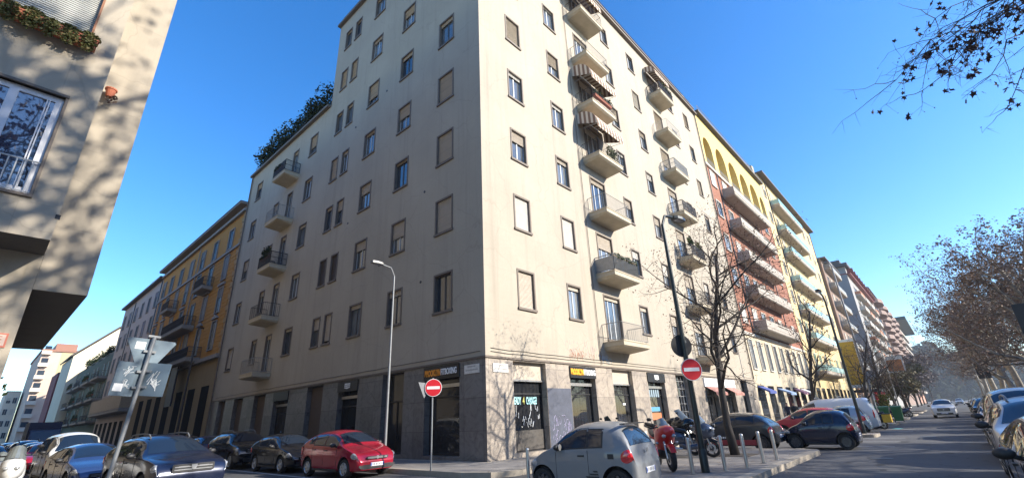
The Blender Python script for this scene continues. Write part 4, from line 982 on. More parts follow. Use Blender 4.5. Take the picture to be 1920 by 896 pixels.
# ------------------------------------------------------------------ trees
def bare_tree(name, label, seed, H=9, r0=.2, lean=(0,0), levels=4, kids=(7,5,4,3), spread=.9, first=.3, leaves=0, mb_=None, mleaf=None, lsize=.06, up=.25, droop=0.0, lenf=(.5,.5,.5,.55), group='bare street trees', ltips=.5, clump=3):
    rn = random.Random(seed); t = thing(name, label, 'tree', (0,0,0), 0, group)
    big = MB(); small = MB(); lf = MB(); mb_ = mb_ or M_bark
    def branch(p, d, L, r, lev):
        n = 7 if lev == 0 else (6 if lev == 1 else (5 if lev == 2 else 3)); pts = [p.copy()]; rad = [r]; q = p.copy(); dd = d.copy()
        for i in range(n):
            w_ = .055 if lev == 0 else .22
            dd = (dd+Vector((rn.gauss(0,w_), rn.gauss(0,w_), rn.gauss(0,w_*.7)+(up*.25 if lev else .02)-droop*lev*.06))).normalized()
            q = q+dd*(L/n); pts.append(q.copy()); rad.append(r*(1-.78*((i+1)/n)) if lev else r*(1-.62*((i+1)/n)**1.1))
        if lev < 2: rad[0] *= 1.25 if lev == 0 else 1.0
        (big if lev < 2 else small).tube(pts, rad, 10 if lev == 0 else (6 if lev == 1 else (4 if lev == 2 else 3)), cap=lev < 1, m=0)
        if lev >= levels:
            if leaves and rn.random() < leaves:
                for _ in range(rn.randint(1, clump)): 
                    c = pts[-1]+Vector((rn.gauss(0,.08),rn.gauss(0,.08),rn.gauss(-.03,.08))); a = Vector((rn.gauss(0,1),rn.gauss(0,1),rn.gauss(0,1))).normalized(); b = a.orthogonal().normalized(); e = a.cross(b); k = lsize*rn.uniform(.6,1.4)
                    lf.face([c-b*k, c-e*k*.7+b*k*.2, c+b*k, c+e*k*.7+b*k*.1])
            return
        m = kids[lev]; a0 = rn.uniform(0, 6.28)
        for i in range(m):
            f = first+(1-first)*(i+.5*rn.random()+.2)/m if lev == 0 else .2+.8*(i+rn.random()*.7)/m
            f = min(f, .98); x = f*n; j = int(x); pp = pts[j].lerp(pts[j+1], x-j); rr = rad[j]+(rad[j+1]-rad[j])*(x-j)
            ax = (pts[j+1]-pts[j]).normalized(); o = ax.orthogonal().normalized(); a = a0+i*2.4+rn.uniform(-.4,.4)
            side = (o*math.cos(a)+ax.cross(o)*math.sin(a)).normalized(); sp = spread*rn.uniform(.7,1.15)*(1.15 if lev else 1)
            nd = (ax*math.cos(sp)+side*math.sin(sp)).normalized()
            branch(pp, nd, L*lenf[lev]*(1.15-.45*f)*rn.uniform(.75,1.15), rr*(.62 if lev == 0 else .58), lev+1)
    branch(Vector((0,0,-.1)), Vector((lean[0],lean[1],1)).normalized(), H*.86, r0, 0)
    tr = big.build('trunk', mb_, t, smooth=True); small.build('branches', M_twig if mb_ is M_barkp else mb_, t)
    if leaves and lf.f: lf.build('leaves', mleaf or M_leafb, t)
    return t
def tree_pit(x, y, z=.15):
    mb = MB(); mb.box(x-.6, x+.6, y-.6, y+.6, z, z+.01); struct(mb.build('tree_pit_soil', worn('pit soil', (.10,.08,.06), .95)))
g1 = 'bare street trees'
T1 = bare_tree('bare_street_tree', 'bare dark tree with wide crooked limbs nearest on the avenue pavement behind the motor scooters', 27, 8.7, .135, (.0,.0), 4, (14,8,6,5), .95, .28, .5, up=.22, lsize=.032, lenf=(.56,.5,.5,.5))
place(T1, (18.1, 6.1, .15), R(200)); tree_pit(18.1, 6.1, .15)
T2 = bare_tree('bare_street_tree', 'thin bare tree standing in front of the brick apartment block', 33, 8.6, .13, (.02,0), 4, (11,6,4,3), .75, .22, .4, up=.4, lsize=.05, lenf=(.36,.5,.5,.5))
place(T2, (38.6, 7.2, .0), 0, None, None, 1.1)
for k, (x, y, s) in enumerate(((48.5,5.4,.95),(60,5.4,1.0),(73.5,5.2,.95),(88,5,1.0))):
    o = dup(T2 if k % 2 == 0 else T1); place(o, (x, y, .1), 1.3*k+.8, ['thin bare tree behind the green bins','spreading bare tree beside the red shop awning','bare tree before the grey tower, second from the far end of its row','farthest bare tree of the row before the grey tower'][k], g1, s if k % 2 == 0 else s*.9)
PT = [bare_tree('plane_tree', 'x', 51+i, 17+i, .38, (-.03*i,.12-.03*i), 4, (12,9,8,6), .85, .24, .62, M_barkp, M_leafb, .10, .3, .02, (.52,.5,.46,.42), 'plane trees on the central reservation', 1, 3) for i in range(3)]
rows = [((47,-6.6),0,(.82,.82,.70),0,'large mottled plane tree with brown leaves leaning over the parked cars'),
        ((59,-6.8),1,(.86,.86,.76),1.9,'second plane tree down the avenue with pale forked limbs'),
        ((72,-5.8),2,.85,4.0,'third plane tree down the avenue, crown touching its neighbours'),
        ((86,-6.2),None,.9,.7,'fourth plane tree down the avenue'),((101,-5.6),None,.9,2.4,'fifth plane tree down the avenue'),
        ((116,-6.0),None,1.05,3.9,'sixth plane tree down the avenue'),((135,-5.6),None,1.05,5.0,'seventh plane tree down the avenue'),((156,-6),None,1.1,.2,'eighth plane tree down the avenue'),
        ((180,-6),None,1.15,1.3,'ninth and farthest plane tree down the avenue'),
        ((53,-13.5),None,.74,2.0,'plane tree in the second rank behind the nearest leaning one'),((66,-12.5),None,.82,5.0,'plane tree in the second rank level with the white oncoming car'),((88,-12.5),None,1.1,3.0,'plane tree in the second rank level with the cream block'),((112,-12.5),None,1.1,1.0,'farthest plane tree in the second rank'),
        ((-3.0,-4.6),None,1.15,1.1,'plane tree behind the camera, out of the picture'),((5.2,-5.6),None,1.2,3.3,'plane tree beside the camera throwing its shadow on the near left building'),
        ((22,-16),None,.85,.3,'first plane tree of the outer rank, out of the picture'),((33,-17),None,.85,2.3,'second plane tree of the outer rank, out of the picture'),((44,-17),None,.85,4.3,'third plane tree of the outer rank, out of the picture'),((56,-19),None,.85,5.3,'fourth plane tree of the outer rank, out of the picture')]
for k, (xy, ti, s, rz, lb) in enumerate(rows):
    o = PT[ti] if ti is not None else dup(PT[k % 3])
    place(o, (xy[0], xy[1], .12), rz, lb, 'plane trees on the central reservation', s)
# overhanging leafy branch of the near plane tree, top right
def twig_system(name, label, base, tips, seed, m, ml, n=26, ls=.07):
    rn = random.Random(seed); t = thing(name, label, 'branch', base); b = MB(); f = MB(); B = Vector(base)
    def star(c, s):   # palmate dry leaf
        a = Vector((rn.gauss(0,1),rn.gauss(0,1),rn.gauss(0,.6))).normalized(); u = a.orthogonal().normalized(); v_ = a.cross(u); a0 = rn.uniform(0,6.28)
        pts = []
        for i in range(10): r_ = s*(1 if i % 2 == 0 else .45)*rn.uniform(.75,1.15); an = a0+i*math.pi/5; pts.append(c+u*(math.cos(an)*r_)+v_*(math.sin(an)*r_)+a*rn.uniform(-.25,.25)*s)
        for i in range(10): f.face([c, pts[i], pts[(i+1) % 10]])
    def path(p0, p1, r, sag, n_=8):
        pts = []
        for i in range(n_+1): q = p0.lerp(p1, i/n_); q = q+Vector((rn.gauss(0,.03),rn.gauss(0,.03),rn.gauss(0,.03)+sag*math.sin(math.pi*i/n_)))*(1 if 0 < i < n_ else 0)*(p1-p0).length*.5; pts.append(q)
        b.tube(pts, [r*(1-.75*i/n_) for i in range(n_+1)], 5, cap=False); return pts
    for tip in tips:
        main = path(Vector((0,0,0)), Vector(tip)-B, .028, .18, 10); L = (Vector(tip)-B).length
        for i in range(n):
            j = rn.randint(3, 10); p = main[j]; d = Vector((rn.gauss(0,1), rn.gauss(0,1), rn.gauss(-.45,.7))).normalized()
            q = p+(d+(main[10]-main[5]).normalized()*.8)*L*rn.uniform(.06,.20); sub = path(p, q, .009, .05, 5)
            for s_ in range(4):
                a = sub[rn.randint(1,5)]; e = a+Vector((rn.gauss(0,1), rn.gauss(0,1), rn.gauss(-.4,.8))).normalized()*L*rn.uniform(.03,.09); path(a, e, .004, 0, 3)
                if rn.random() < .33:
                    for _ in range(rn.randint(1,3)): star(e+Vector((rn.gauss(0,.05),rn.gauss(0,.05),rn.gauss(0,.05))), ls*rn.uniform(.7,1.3))
                elif rn.random() < .5: star(e, ls*.3)
    b.build('twigs', m, t); f.build('leaves', ml, t); return t
BRB = (15.6, -5.5, 11.3); BRT = [(12.97,-1.09,8.83),(13.47,-1.49,8.57),(13.3,-2.2,10.2),(13.8,-2.4,9.4),(14.9,-2.9,8.1),(14.4,-2.8,8.8),(14.2,-2.2,9.3),(15.2,-3.8,9.2),(13.5,-1.8,9.3)]
M_leafpur = leafm('dark dry maple leaves', (.05,.02,.02), (.035,.02,.022), (.07,.035,.03))
twig_system('overhanging_branch', 'leafy bare twigs hanging down from above at the top right corner', BRB, BRT, 5, M_bark, M_leafpur, 18, .08)
# greenery and far trees
def bushy(name, label, loc, r, h, seed, n, m, group, s=.25, trunk=.2, cat='tree'):
    t = thing(name, label, cat, loc, 0, group); rn = random.Random(seed); f = MB(); b = MB()
    b.tube([(0,0,-.1),(rn.uniform(-.2,.2),rn.uniform(-.2,.2),h*.45),(0,0,h*.8)], [trunk,trunk*.7,trunk*.2], 7)
    for i in range(14):
        a = rn.uniform(0,6.28); e = rn.uniform(.2,.95)
        c = Vector((math.cos(a)*r*rn.uniform(.1,.72), math.sin(a)*r*rn.uniform(.1,.72), h*(.32+.55*e))); b.tube([(0,0,h*.3*e+.3), c*.6+Vector((0,0,h*.12)), c], [trunk*.4,trunk*.25,.02], 4, cap=False)
        q = r*rn.uniform(.3,.5); leaf_cloud(f, rn, c, (q,q,q*.8), n//14, s)
    b.build('trunk', M_bark, t); f.build('crown', m, t); return t
M_leafo = leafm('olive brown leaves', (.09,.08,.035), (.12,.10,.05), (.06,.065,.03))
M_leaft = leafm('grey brown twigs', (.10,.075,.07), (.07,.055,.055), (.12,.09,.08))
k = 0
for (x, y, r, h, m, lb) in ((104,7.5,3,6,M_leafo,'low olive brown tree nearest the white banner'),(122,7.2,3.4,7.5,M_leafo,'second olive brown tree past the banner'),(142,7.6,3.6,8.5,M_leafo,'third olive brown tree past the banner'),(170,7.5,4.5,12,M_leafo,'taller olive brown tree past the banner'),
                            (205,8,6,17,M_leaft,'grey bare crowned tree before the pink building'),(240,8.5,7,20,M_leaft,'grey bare crowned tree level with the pink building'),(285,9,8,23,M_leaft,'grey bare crowned tree level with the dark roof'),(345,8,9,25,M_leaft,'farthest grey bare crowned tree on the left side of the avenue')):
    k += 1; bushy('avenue_tree', lb, (x,y,.1), r, h, 200+k, 1500, m, 'trees at the far end of the avenue', .12+x*.0014, .25)
bushy('street_shrub', 'yellow green shrub behind the green waste bins', (56.5,4.9,.14), .9, 2.4, 301, 800, M_leafy, None, .09, .05, 'shrub')
# wooded rise closing the avenue
mb = MB(); rn = random.Random(8)
def top_(y): return 26*math.exp(-((y-2)/40)**2)+26+7*math.sin(y*.11)+4*math.sin(y*.31+1)
for i in range(16000):
    y = rn.uniform(-200,110); z = rn.random()**.8*top_(y); x = 560+rn.uniform(0,60)+z*1.2
    a = Vector((rn.gauss(0,1),rn.gauss(0,1),rn.gauss(0,1))).normalized(); b = a.orthogonal().normalized(); e = a.cross(b); c = Vector((x,y,z)); q = rn.uniform(1.6,3.4)
    mb.face([c-b*q, c-e*q*.7, c+b*q, c+e*q*.7])
for i in range(62):   # solid ground rise behind the foliage
    y = -200+5*i; mb.face([(640,y,0),(640,y+5,0),(640,y+5,top_(y+5)*.86),(640,y,top_(y)*.86)])
o = mb.build('distant_woodland', M_leafd); o['kind'] = 'stuff'; o['label'] = 'dark hazy mass of trees closing the avenue'; o['category'] = 'woodland'
# evergreen sprigs seen past the corner of the near left building
bushy('street_tree', 'dark leafy tree peeping out past the corner of the near left building', (-1.05, 30, .15), 1.9, 7.0, 401, 2600, M_leafd, None, .11, .14)
# ------------------------------------------------------------------ cars
PI = math.pi
def smoothstep_interp(xs, pts):
    px = [p[0] for p in pts]; pz = [p[1] for p in pts]; d = np.interp(xs, px, pz); return d
def make_car(name, label, L, W, H, wb, fo, r, top, belt, z0=.2, paint=None, glass=None, side=(), ws=(0,1), rw=(0,1), tum=.24, noseW=.72, tailW=.84, hl=None, tl=None, grille=None, plate_f=True, plate_r=True, rim=None, mirror_x=None, lower=None, belt_pts=None, hood_round=.10, rails=False, wheel_w=.2, spokes=7, bumper_dark=0.0, sidetrim=False, handle=True):
    """top: list of (x from nose, z) for the centre line silhouette; x measured backwards from the nose"""
    t = thing(name, label, 'car')
    nose = L/2
    X = lambda s: nose-s
    def ztop(s):
        acc = 0; ww = 0
        for k, wgt in ((-.10,.12),(-.05,.22),(0,.32),(.05,.22),(.10,.12)):
            acc += wgt*np.interp(min(max(s+k*.9, 0), L), [p[0] for p in top], [p[1] for p in top]); ww += wgt
        return acc/ww
    def zbelt(s):
        b = np.interp(s, [p[0] for p in belt], [p[1] for p in belt]); return min(b, ztop(s)-.05)
    def hw(s):
        w = W/2; fl = .75; rl = .5
        if s < fl: k = 1-s/fl; w *= noseW+(1-noseW)*(1-k**2.3)**.55
        if s > L-rl: k = 1-(L-s)/rl; w *= tailW+(1-tailW)*(1-k**2.6)**.55
        return w
    def zbot(s):
        z = z0
        if s < .35: z += .06*(1-s/.35)
        if s > L-.4: z += .12*(1-(L-s)/.4)
        return z
    TT = [0,.12,.25,.4,.55,.68,.78,.86,.92,.96,.985,.997,1.0]
    def gh(s, t_):   # greenhouse point: t in 0..1 from belt to roof centre
        zb, zt = zbelt(s), ztop(s); h = zt-zb; w = hw(s)*.985; k = tum*min(1, max(0, (h-.1)/.35)); p = 7
        y = w*(1-k*min(t_,.9)/.9)*(1-t_**p)**.5
        return Vector((X(s), y, zb+h*t_))
    def ring(s):
        w = hw(s); zb = zbelt(s); zl = zbot(s); pts = [Vector((X(s), 0, zl)), Vector((X(s), w*.86, zl)), Vector((X(s), w*.96, zl+.05)), Vector((X(s), w*.99, zl+.16))]
        for f, ww in ((.35,1.0),(.6,1.003),(.85,.997)): pts.append(Vector((X(s), w*ww, zl+.16+(zb-zl-.16)*f)))
        return pts+[gh(s, q) for q in TT]
    ss = sorted(set([0,.02,.06,.12,.2,.3,.42]+[round(x,3) for x in np.linspace(.55, L-.5, int(L*9))]+[L-.4,L-.28,L-.18,L-.1,L-.05,L-.02,L]))
    mb = MB(); rings = []
    for s in ss:
        rg = ring(s); full = rg+[Vector((p.x,-p.y,p.z)) for p in rg[-2:0:-1]]
        rings.append([mb.pt(p) for p in full])
    n = len(rings[0])
    for a, b in zip(rings, rings[1:]):
        for k in range(n): mb.fi((a[k], a[(k+1)%n], b[(k+1)%n], b[k]))
    mb.fi(rings[0][::-1]); mb.fi(rings[-1])
    body = mb.build('body', [paint, M_dark], t)
    bm = bmesh.new(); bm.from_mesh(body.data); bmesh.ops.recalc_face_normals(bm, faces=bm.faces); bm.to_mesh(body.data); bm.free()
    wx = [nose-fo, nose-fo-wb]
    cut = MB()
    for x in wx:
        for sg in (1,-1): cut.lathe([(r+.055, sg*(W/2-.32)), (r+.055, sg*(W/2+.1))], 28, 'y', (x,0,r+.02))
    co = cut.build('cutter', M_dark); bm = bmesh.new(); bm.from_mesh(co.data); bmesh.ops.recalc_face_normals(bm, faces=bm.faces); bm.to_mesh(co.data); bm.free()
    md = body.modifiers.new('b', 'BOOLEAN'); md.operation = 'DIFFERENCE'; md.object = co; md.solver = 'EXACT'; md.material_mode = 'TRANSFER'
    dg = bpy.context.evaluated_depsgraph_get(); dg.update(); me = bpy.data.meshes.new_from_object(body.evaluated_get(dg)); body.modifiers.clear(); body.data = me
    bpy.data.objects.remove(co); autosmooth(body, 32)
    G = glass or M_carglass
    def patch(nm, m, fn, us, vs, off=.006, mirror=False, par=None):
        q = MB(); idx = []
        P = [[fn(u, v) for v in vs] for u in us]
        def nor(i, j):
            a = P[min(i+1,len(us)-1)][j]-P[max(i-1,0)][j]; b = P[i][min(j+1,len(vs)-1)]-P[i][max(j-1,0)]; c = a.cross(b)
            if c.length < 1e-9: c = Vector((0,1,0))
            c.normalize(); ctr = Vector((0,0,.6)); 
            if c.dot(P[i][j]-ctr) < 0: c = -c
            return c
        for i in range(len(us)): idx.append([q.pt((lambda p: (p.x, -p.y if mirror else p.y, p.z))(P[i][j]+nor(i,j)*off)) for j in range(len(vs))])
        for i in range(len(us)-1):
            for j in range(len(vs)-1): q.fi((idx[i][j], idx[i+1][j], idx[i+1][j+1], idx[i][j+1]))
        return q.build(nm, m, par or t, smooth=True)
    lin = lambda a, b, k: [a+(b-a)*i/k for i in range(k+1)]
    for (a, b, ta, tb) in side:
        for mir in (False, True):
            patch('side_window', G, lambda s, t_: gh(s, t_), lin(a, b, 10), lin(ta, tb, 5), .005, mir)
            patch('window_seal', M_dark, lambda s, t_: gh(s, t_), lin(a-.03, b+.03, 10), lin(max(0,ta-.05), tb+.05, 5), .002, mir)
    def across(s, v):   # v -1..1
        tt = 1-(1-.80)*abs(v)**1.6; p = gh(s, tt); p = p.copy(); p.y = abs(p.y)*(1 if v > 0 else -1) if abs(v) > 1e-6 else 0; return p
    VV = [-1,-.8,-.55,-.3,-.1,0,.1,.3,.55,.8,1]
    def widen(s, v):
        y1 = gh(s, .82).y*.97; y = y1*v; lo, hi = 0.5, 1.0
        for _ in range(22):
            m_ = (lo+hi)/2
            if gh(s, m_).y > abs(y): lo = m_
            else: hi = m_
        p = gh(s, (lo+hi)/2); return Vector((p.x, y, p.z))
    patch('windshield', G, widen, lin(ws[0], ws[1], 9), VV, .006)
    patch('rear_window', G, widen, lin(rw[0], rw[1], 6), VV, .006)
    # lights sit on the flanks of nose and tail
    def skin(s, z):   # side surface point at height z
        zb = zbelt(s)
        if z > zb:
            tt = min(.97, (z-zb)/max(1e-3, ztop(s)-zb)); return gh(s, tt)
        return Vector((X(s), hw(s), z))
    def fascia(s, z, y):
        return None
    def oval(nm, m, sc, rs, zc, rz_, off, mir, par=None):
        q = MB(); sg = -1 if mir else 1; rows = []
        for rr in (.02, .35, .7, 1.0):
            row = []
            for k in range(20):
                a = 2*PI*k/20; ss_ = min(L-.004, max(.004, sc+rs*rr*math.cos(a))); zz = min(zc+rz_*rr*math.sin(a)-.25*rz_*rr*math.cos(a)*(1 if sc < L/2 else -1)*.8, ztop(ss_)-.03)
                p = skin(ss_, zz); d = .0 if rr == 1.0 else off*(1.3-rr*.5)
                nx = (1 if sc < L/2 else -1); row.append(q.pt((p.x+nx*(d+.003)*.8, sg*(p.y+(d+.003)*.8), p.z+.001)))
            rows.append(row)
        for r1, r2 in zip(rows, rows[1:]):
            for k in range(20): q.fi((r1[k], r1[(k+1)%20], r2[(k+1)%20], r2[k]))
        q.fi(rows[0]); return q.build(nm, m, par or t, smooth=True)
    if hl:
        s0, s1, za, zb2, yin = hl
        for mir in (False, True):
            q = oval('headlight', M_lamp, .05+s1*.32, .05+s1*.30, (za+zb2)/2, (zb2-za)*.5, .022, mir)
            oval('reflector', M_rim, .05+s1*.25, .06, (za+zb2)/2, (zb2-za)*.3, .034, mir, q)
    if tl:
        s0, s1, za, zb2 = tl
        for mir in (False, True): oval('tail_light', M_tail, L-.02-s0*.42, s0*.42, (za+zb2)/2, (zb2-za)*.5, .02, mir)
    if grille:
        y, za, zb2 = grille
        f = MB(); f.prism([(-y,za+.02),(-y*.9,za),(y*.9,za),(y,za+.02),(y,zb2-.02),(y*.95,zb2),(-y*.95,zb2),(-y,zb2-.02)], nose-.02, nose+.01, 'x'); gr = f.build('grille', M_dark, t)
        f = MB()
        for k in range(2): z = za+(zb2-za)*(.33+.33*k); f.box(nose+.01, nose+.018, -y*.9, y*.9, z-.012, z+.008)
        f.lathe([(.055,nose+.014),(.05,nose+.024)], 16, 'x', (0,0,(za+zb2)/2)); f.build('badge', M_rim, gr)
        f = MB(); f.box(nose-.02, nose+.008, -.55*W/1.7, .55*W/1.7, z0+.08, z0+.22); f.build('lower_grille', M_dark, t)
    for sg, on in ((1, plate_f), (-1, plate_r)):
        if on: f = MB(); zz = .42 if sg > 0 else .55; f.box(sg*(nose+.006), sg*(nose+.022), -.26, .26, zz-.055, zz+.055); pl = f.build('number_plate', M_plate, t); f = MB(); f.box(sg*(nose+.0225), sg*(nose+.024), -.26, -.225, zz-.05, zz+.05); f.box(sg*(nose+.0225), sg*(nose+.024), .225, .26, zz-.05, zz+.05)
        if on:
            f.build('blue_strip', mat('plate blue', (.03,.08,.4), .5), pl)
            f = MB(); rr = random.Random(len(t.name)+int(L*100))
            for k in range(7): y = -.19+k*.058+(.02 if k > 1 else 0)+(.02 if k > 4 else 0); f.box(sg*(nose+.0222), sg*(nose+.0235), y, y+.022, zz-.03, zz+.03)
            f.build('characters', M_dark, pl)
    mx = mirror_x
    if mx is not None:
        for sg in (1,-1):
            f = MB(); p = gh(mx, .02); y = (W/2)*.97; z = zbelt(mx)+.03
            f.blob((X(mx)+.02, sg*(y+.13), z+.06), (.07,.115,.07), 10); f.tube([(X(mx),sg*(y-.04),z),(X(mx)+.02,sg*(y+.08),z+.03)], .03, 6); q = f.build('mirror', lower or M_dark, t, smooth=True)
            f = MB(); f.lathe([(.07,X(mx)-.062),(.065,X(mx)-.068)], 14, 'x', (0,sg*(y+.13),z+.06)); f.build('mirror_glass', M_steel, q)
    # seams, door handles, sills
    f = MB()
    for (a, b, ta, tb) in side[:(2 if L > 3.6 else 1)]:
        for sg in (1,-1):
            for s in (a-.04, b+.04):
                pts = [skin(s, z) for z in lin(z0+.2, zbelt(s)-.005, 5)]; pts = [Vector((p.x, sg*(abs(p.y)+.001), p.z)) for p in pts]; f.tube(pts, .005, 4)
    for sg in (1,-1):
        s = L*.5; f.box(X(fo+wb-r-.1), X(fo+r+.1), sg*(W/2-.01), sg*(W/2+.006), z0+.02, z0+.09)
    f.build('door_seam', M_dark, t)
    if handle:
        for (a, b, ta, tb) in side[:(2 if L > 3.6 else 1)]:
            for sg in (1,-1): f = MB(); f.box(X(b-.05), X(b-.2), sg*(W/2-.005), sg*(W/2+.03), zbelt(b)-.13, zbelt(b)-.10); f.build('door_handle', M_dark if lower is None else lower, t)
    if rails:
        for sg in (1,-1):
            f = MB(); ra, rb = ws[1]+.1, rw[0]-.1; y = gh((ra+rb)/2, .9).y; f.tube([(X(ra),sg*y,ztop(ra)-.03)]+[(X(s),sg*y,ztop(s)+.03) for s in lin(ra+.15, rb-.15, 5)]+[(X(rb),sg*y,ztop(rb)-.03)], .022, 6); f.build('roof_rail', M_galv, t)
    # wheels
    for x in wx:
        for sg in (1,-1):
            wn = WHEEL(r, wheel_w, rim or M_rim, spokes); o = dup(wn, t); o.location = (x, sg*(W/2-wheel_w/2-.025), r); o.rotation_euler = (0, 0, 0 if sg > 0 else math.pi)
    return t
_W = {}
def WHEEL(r, w, rimm, spokes=7):
    key = (round(r,3), w, rimm.name, spokes)
    if key in _W: return _W[key]
    mb = MB(); rr = r*.66
    mb.lathe([(rr,-w/2),(r*.93,-w/2),(r,-w/2+.03),(r,w/2-.03),(r*.93,w/2),(rr,w/2)], 32, 'y', close=False); mb.lathe([(rr,w/2),(rr,-w/2)], 32, 'y', close=False)
    o = mb.build('wheel', M_rubber, None, smooth=False); autosmooth(o, 40)
    q = MB(); q.lathe([(rr*1.0,w/2+.004),(rr*.97,w/2+.012),(rr*.90,w/2-.01),(rr*.88,w/2-.06),(.02,w/2-.07)], 28, 'y', close=False)
    for k in range(spokes):
        a = 2*math.pi*k/spokes
        T = Matrix.Rotation(a, 4, 'Y'); q.T = T; q.prism([(.03,-.045),(rr*.92,-.03),(rr*.92,.03),(.03,.045)], w/2-.055, w/2-.006, 'y') ; q.T = None
    q.lathe([(.07,w/2-.03),(.055,w/2+.005),(.0,w/2+.006)], 14, 'y', close=False)
    rm = q.build('rim', rimm, o)
    d = MB(); d.lathe([(rr*.86,w/2-.075),(.01,w/2-.074)], 20, 'y', close=False); d.build('brake_disc', M_dark, rm)
    _W[key] = o
    o.location = (0,0,-50); 
    return o
def paintc(o, m):   # give one copy its own paint
    for ch in [o]+list(o.children):
        if ch.type == 'MESH' and ch.name.split('.')[0] == 'body':
            ch.material_slots[0].link = 'OBJECT'; ch.material_slots[0].material = m
def car_copy(tpl, loc, rz, label, group, paint=None, s=1.0):
    o = dup(tpl); place(o, (loc[0], loc[1], loc[2] if len(loc) > 2 else 0), rz, label, group, s)
    if paint: paintc(o, paint)
    return o
P_grey = carpaint('matt grey paint', (.20,.207,.215), .1, .42); P_blue = carpaint('dark navy paint', (.012,.018,.045)); P_black = carpaint('black paint', (.008,.009,.014)); P_red = carpaint('cherry red paint', (.34,.012,.03), .25)
P_white = carpaint('white car paint', (.66,.66,.64), 0, .35); P_silver = carpaint('silver paint', (.42,.42,.41), .6, .35); P_dgrey = carpaint('dark grey paint', (.05,.052,.058)); P_beige = carpaint('beige paint', (.40,.36,.29), .4); P_navy2 = carpaint('mid blue paint', (.03,.06,.16)); P_red2 = carpaint('bright red paint', (.45,.03,.05), .1); P_lblue = carpaint('pale blue grey paint', (.32,.42,.46), .3)
gk = 'cars along the left street kerb'; gl_ = 'cars in the left hand row of the side street'; gr_ = 'cars parked along the right edge of the avenue'; gb = 'cars parked nose in beyond the corner island'
# --- smart-like two seater
tiny = dict(L=2.72, W=1.66, H=1.55, wb=1.87, fo=.42, r=.30, top=[(0,.42),(.03,.62),(.14,.80),(.36,.93),(.62,1.02),(.80,1.16),(1.02,1.38),(1.30,1.52),(1.65,1.555),(2.1,1.54),(2.38,1.48),(2.50,1.30),(2.62,1.02),(2.69,.85),(2.72,.5)],
    belt=[(0,.60),(.5,.90),(1.0,.955),(2.0,.99),(2.72,.98)], z0=.19, side=((.86,1.60,.10,.74),(1.64,1.98,.10,.70)), ws=(.70,1.12), rw=(2.41,2.60), tum=.20, noseW=.72, tailW=.82, hl=(.02,.30,.62,.80,.44), tl=(.34,.04,.72,.98), grille=(.36,.46,.58), mirror_x=.95, rim=M_rimd, spokes=8)
smart = make_car('two_seater_car', 'matt grey tiny two seater car in the foreground with black stripes low on its side', paint=P_grey, **tiny)
# --- extras on the grey one
extra = MB()
for k in range(5): z = .36+k*.052; extra.box(-.62+.02*k, -.98+.035*k if False else -.30-.0*k-.04*k, .829, .834, z, z+.022)
def side_stripes():
    q = MB()
    for k in range(5):
        z = .54-k*.055; x1 = -.50-.012*k; x0 = x1+.13+.10*k; q.prism([(x1,z),(x0-.04,z),(x0,z+.028),(x1+.02,z+.028)], .831, .838, 'y')
    return q.build('stripes', M_dark, smart)
side_stripes()
q = MB(); q.box(-1.14,-1.02,-.60,.60,1.475,1.50); q.build('roof_spoiler', M_dark, smart)
q = MB(); q.lathe([(.045,0),(.04,.012)], 16, 'x', (-1.345,0,.93)); q.build('badge', M_rim, smart)
q = MB(); q.box(-1.345,-1.335,-.55,.55,.33,.36); q.box(-1.335,-1.29,-.62,.62,.22,.32); q.build('rear_bumper_insert', M_dark, smart)
q = MB(); q.box(-.90,-.76,.822,.834,.80,.90); q.build('air_intake', M_dark, smart)
smart.location = (9.85, 6.5, 0); smart.rotation_euler = (0,0,R(96.5)); smart.scale = (.97,.97,.97)
gs = car_copy(smart, (23.5,4.35,0), R(91), 'dark navy tiny two seater parked nose in at the end of the corner island', gb, P_blue, .93)
for ch in list(gs.children):
    if ch.name.startswith(('stripes','air_intake','roof_spoiler')): bpy.data.objects.remove(ch)
# --- 500-like
c500 = make_car('small_rounded_car', 'dark grey rounded small car with a red sill behind the steel bollards', 3.55, 1.63, 1.48, 2.3, .66, .30,
    [(0,.42),(.04,.66),(.15,.80),(.45,.93),(.85,1.02),(1.05,1.16),(1.35,1.37),(1.65,1.47),(2.2,1.49),(2.8,1.43),(3.1,1.28),(3.35,1.02),(3.48,.88),(3.55,.5)], [(0,.62),(.9,.92),(2.5,.98),(3.55,.98)], .2, P_dgrey,
    side=((1.18,2.05,.10,.74),(2.12,2.80,.12,.72)), ws=(1.0,1.45), rw=(2.98,3.32), hl=(.02,.3,.62,.80,.42), tl=(.3,.03,.66,.92), grille=(.3,.5,.56), mirror_x=1.22, rim=M_rimd)
q = MB()
for sg in (1,-1): q.box(-1.0,1.0,sg*.812,sg*.822,.24,.44)
q.build('sill_panel', worn('dull red panel', (.35,.04,.05), .5), c500)
q = MB(); rr = random.Random(4); x = .1
while x < .85: wl = rr.uniform(.03,.07); q.box(x, x+wl, .817, .823, .50, .56); x += wl+.03
q.build('lettering', M_letter, c500)
c500.location = (22.3, 7.35, 0); c500.rotation_euler = (0,0,R(91)); c500['group'] = gb
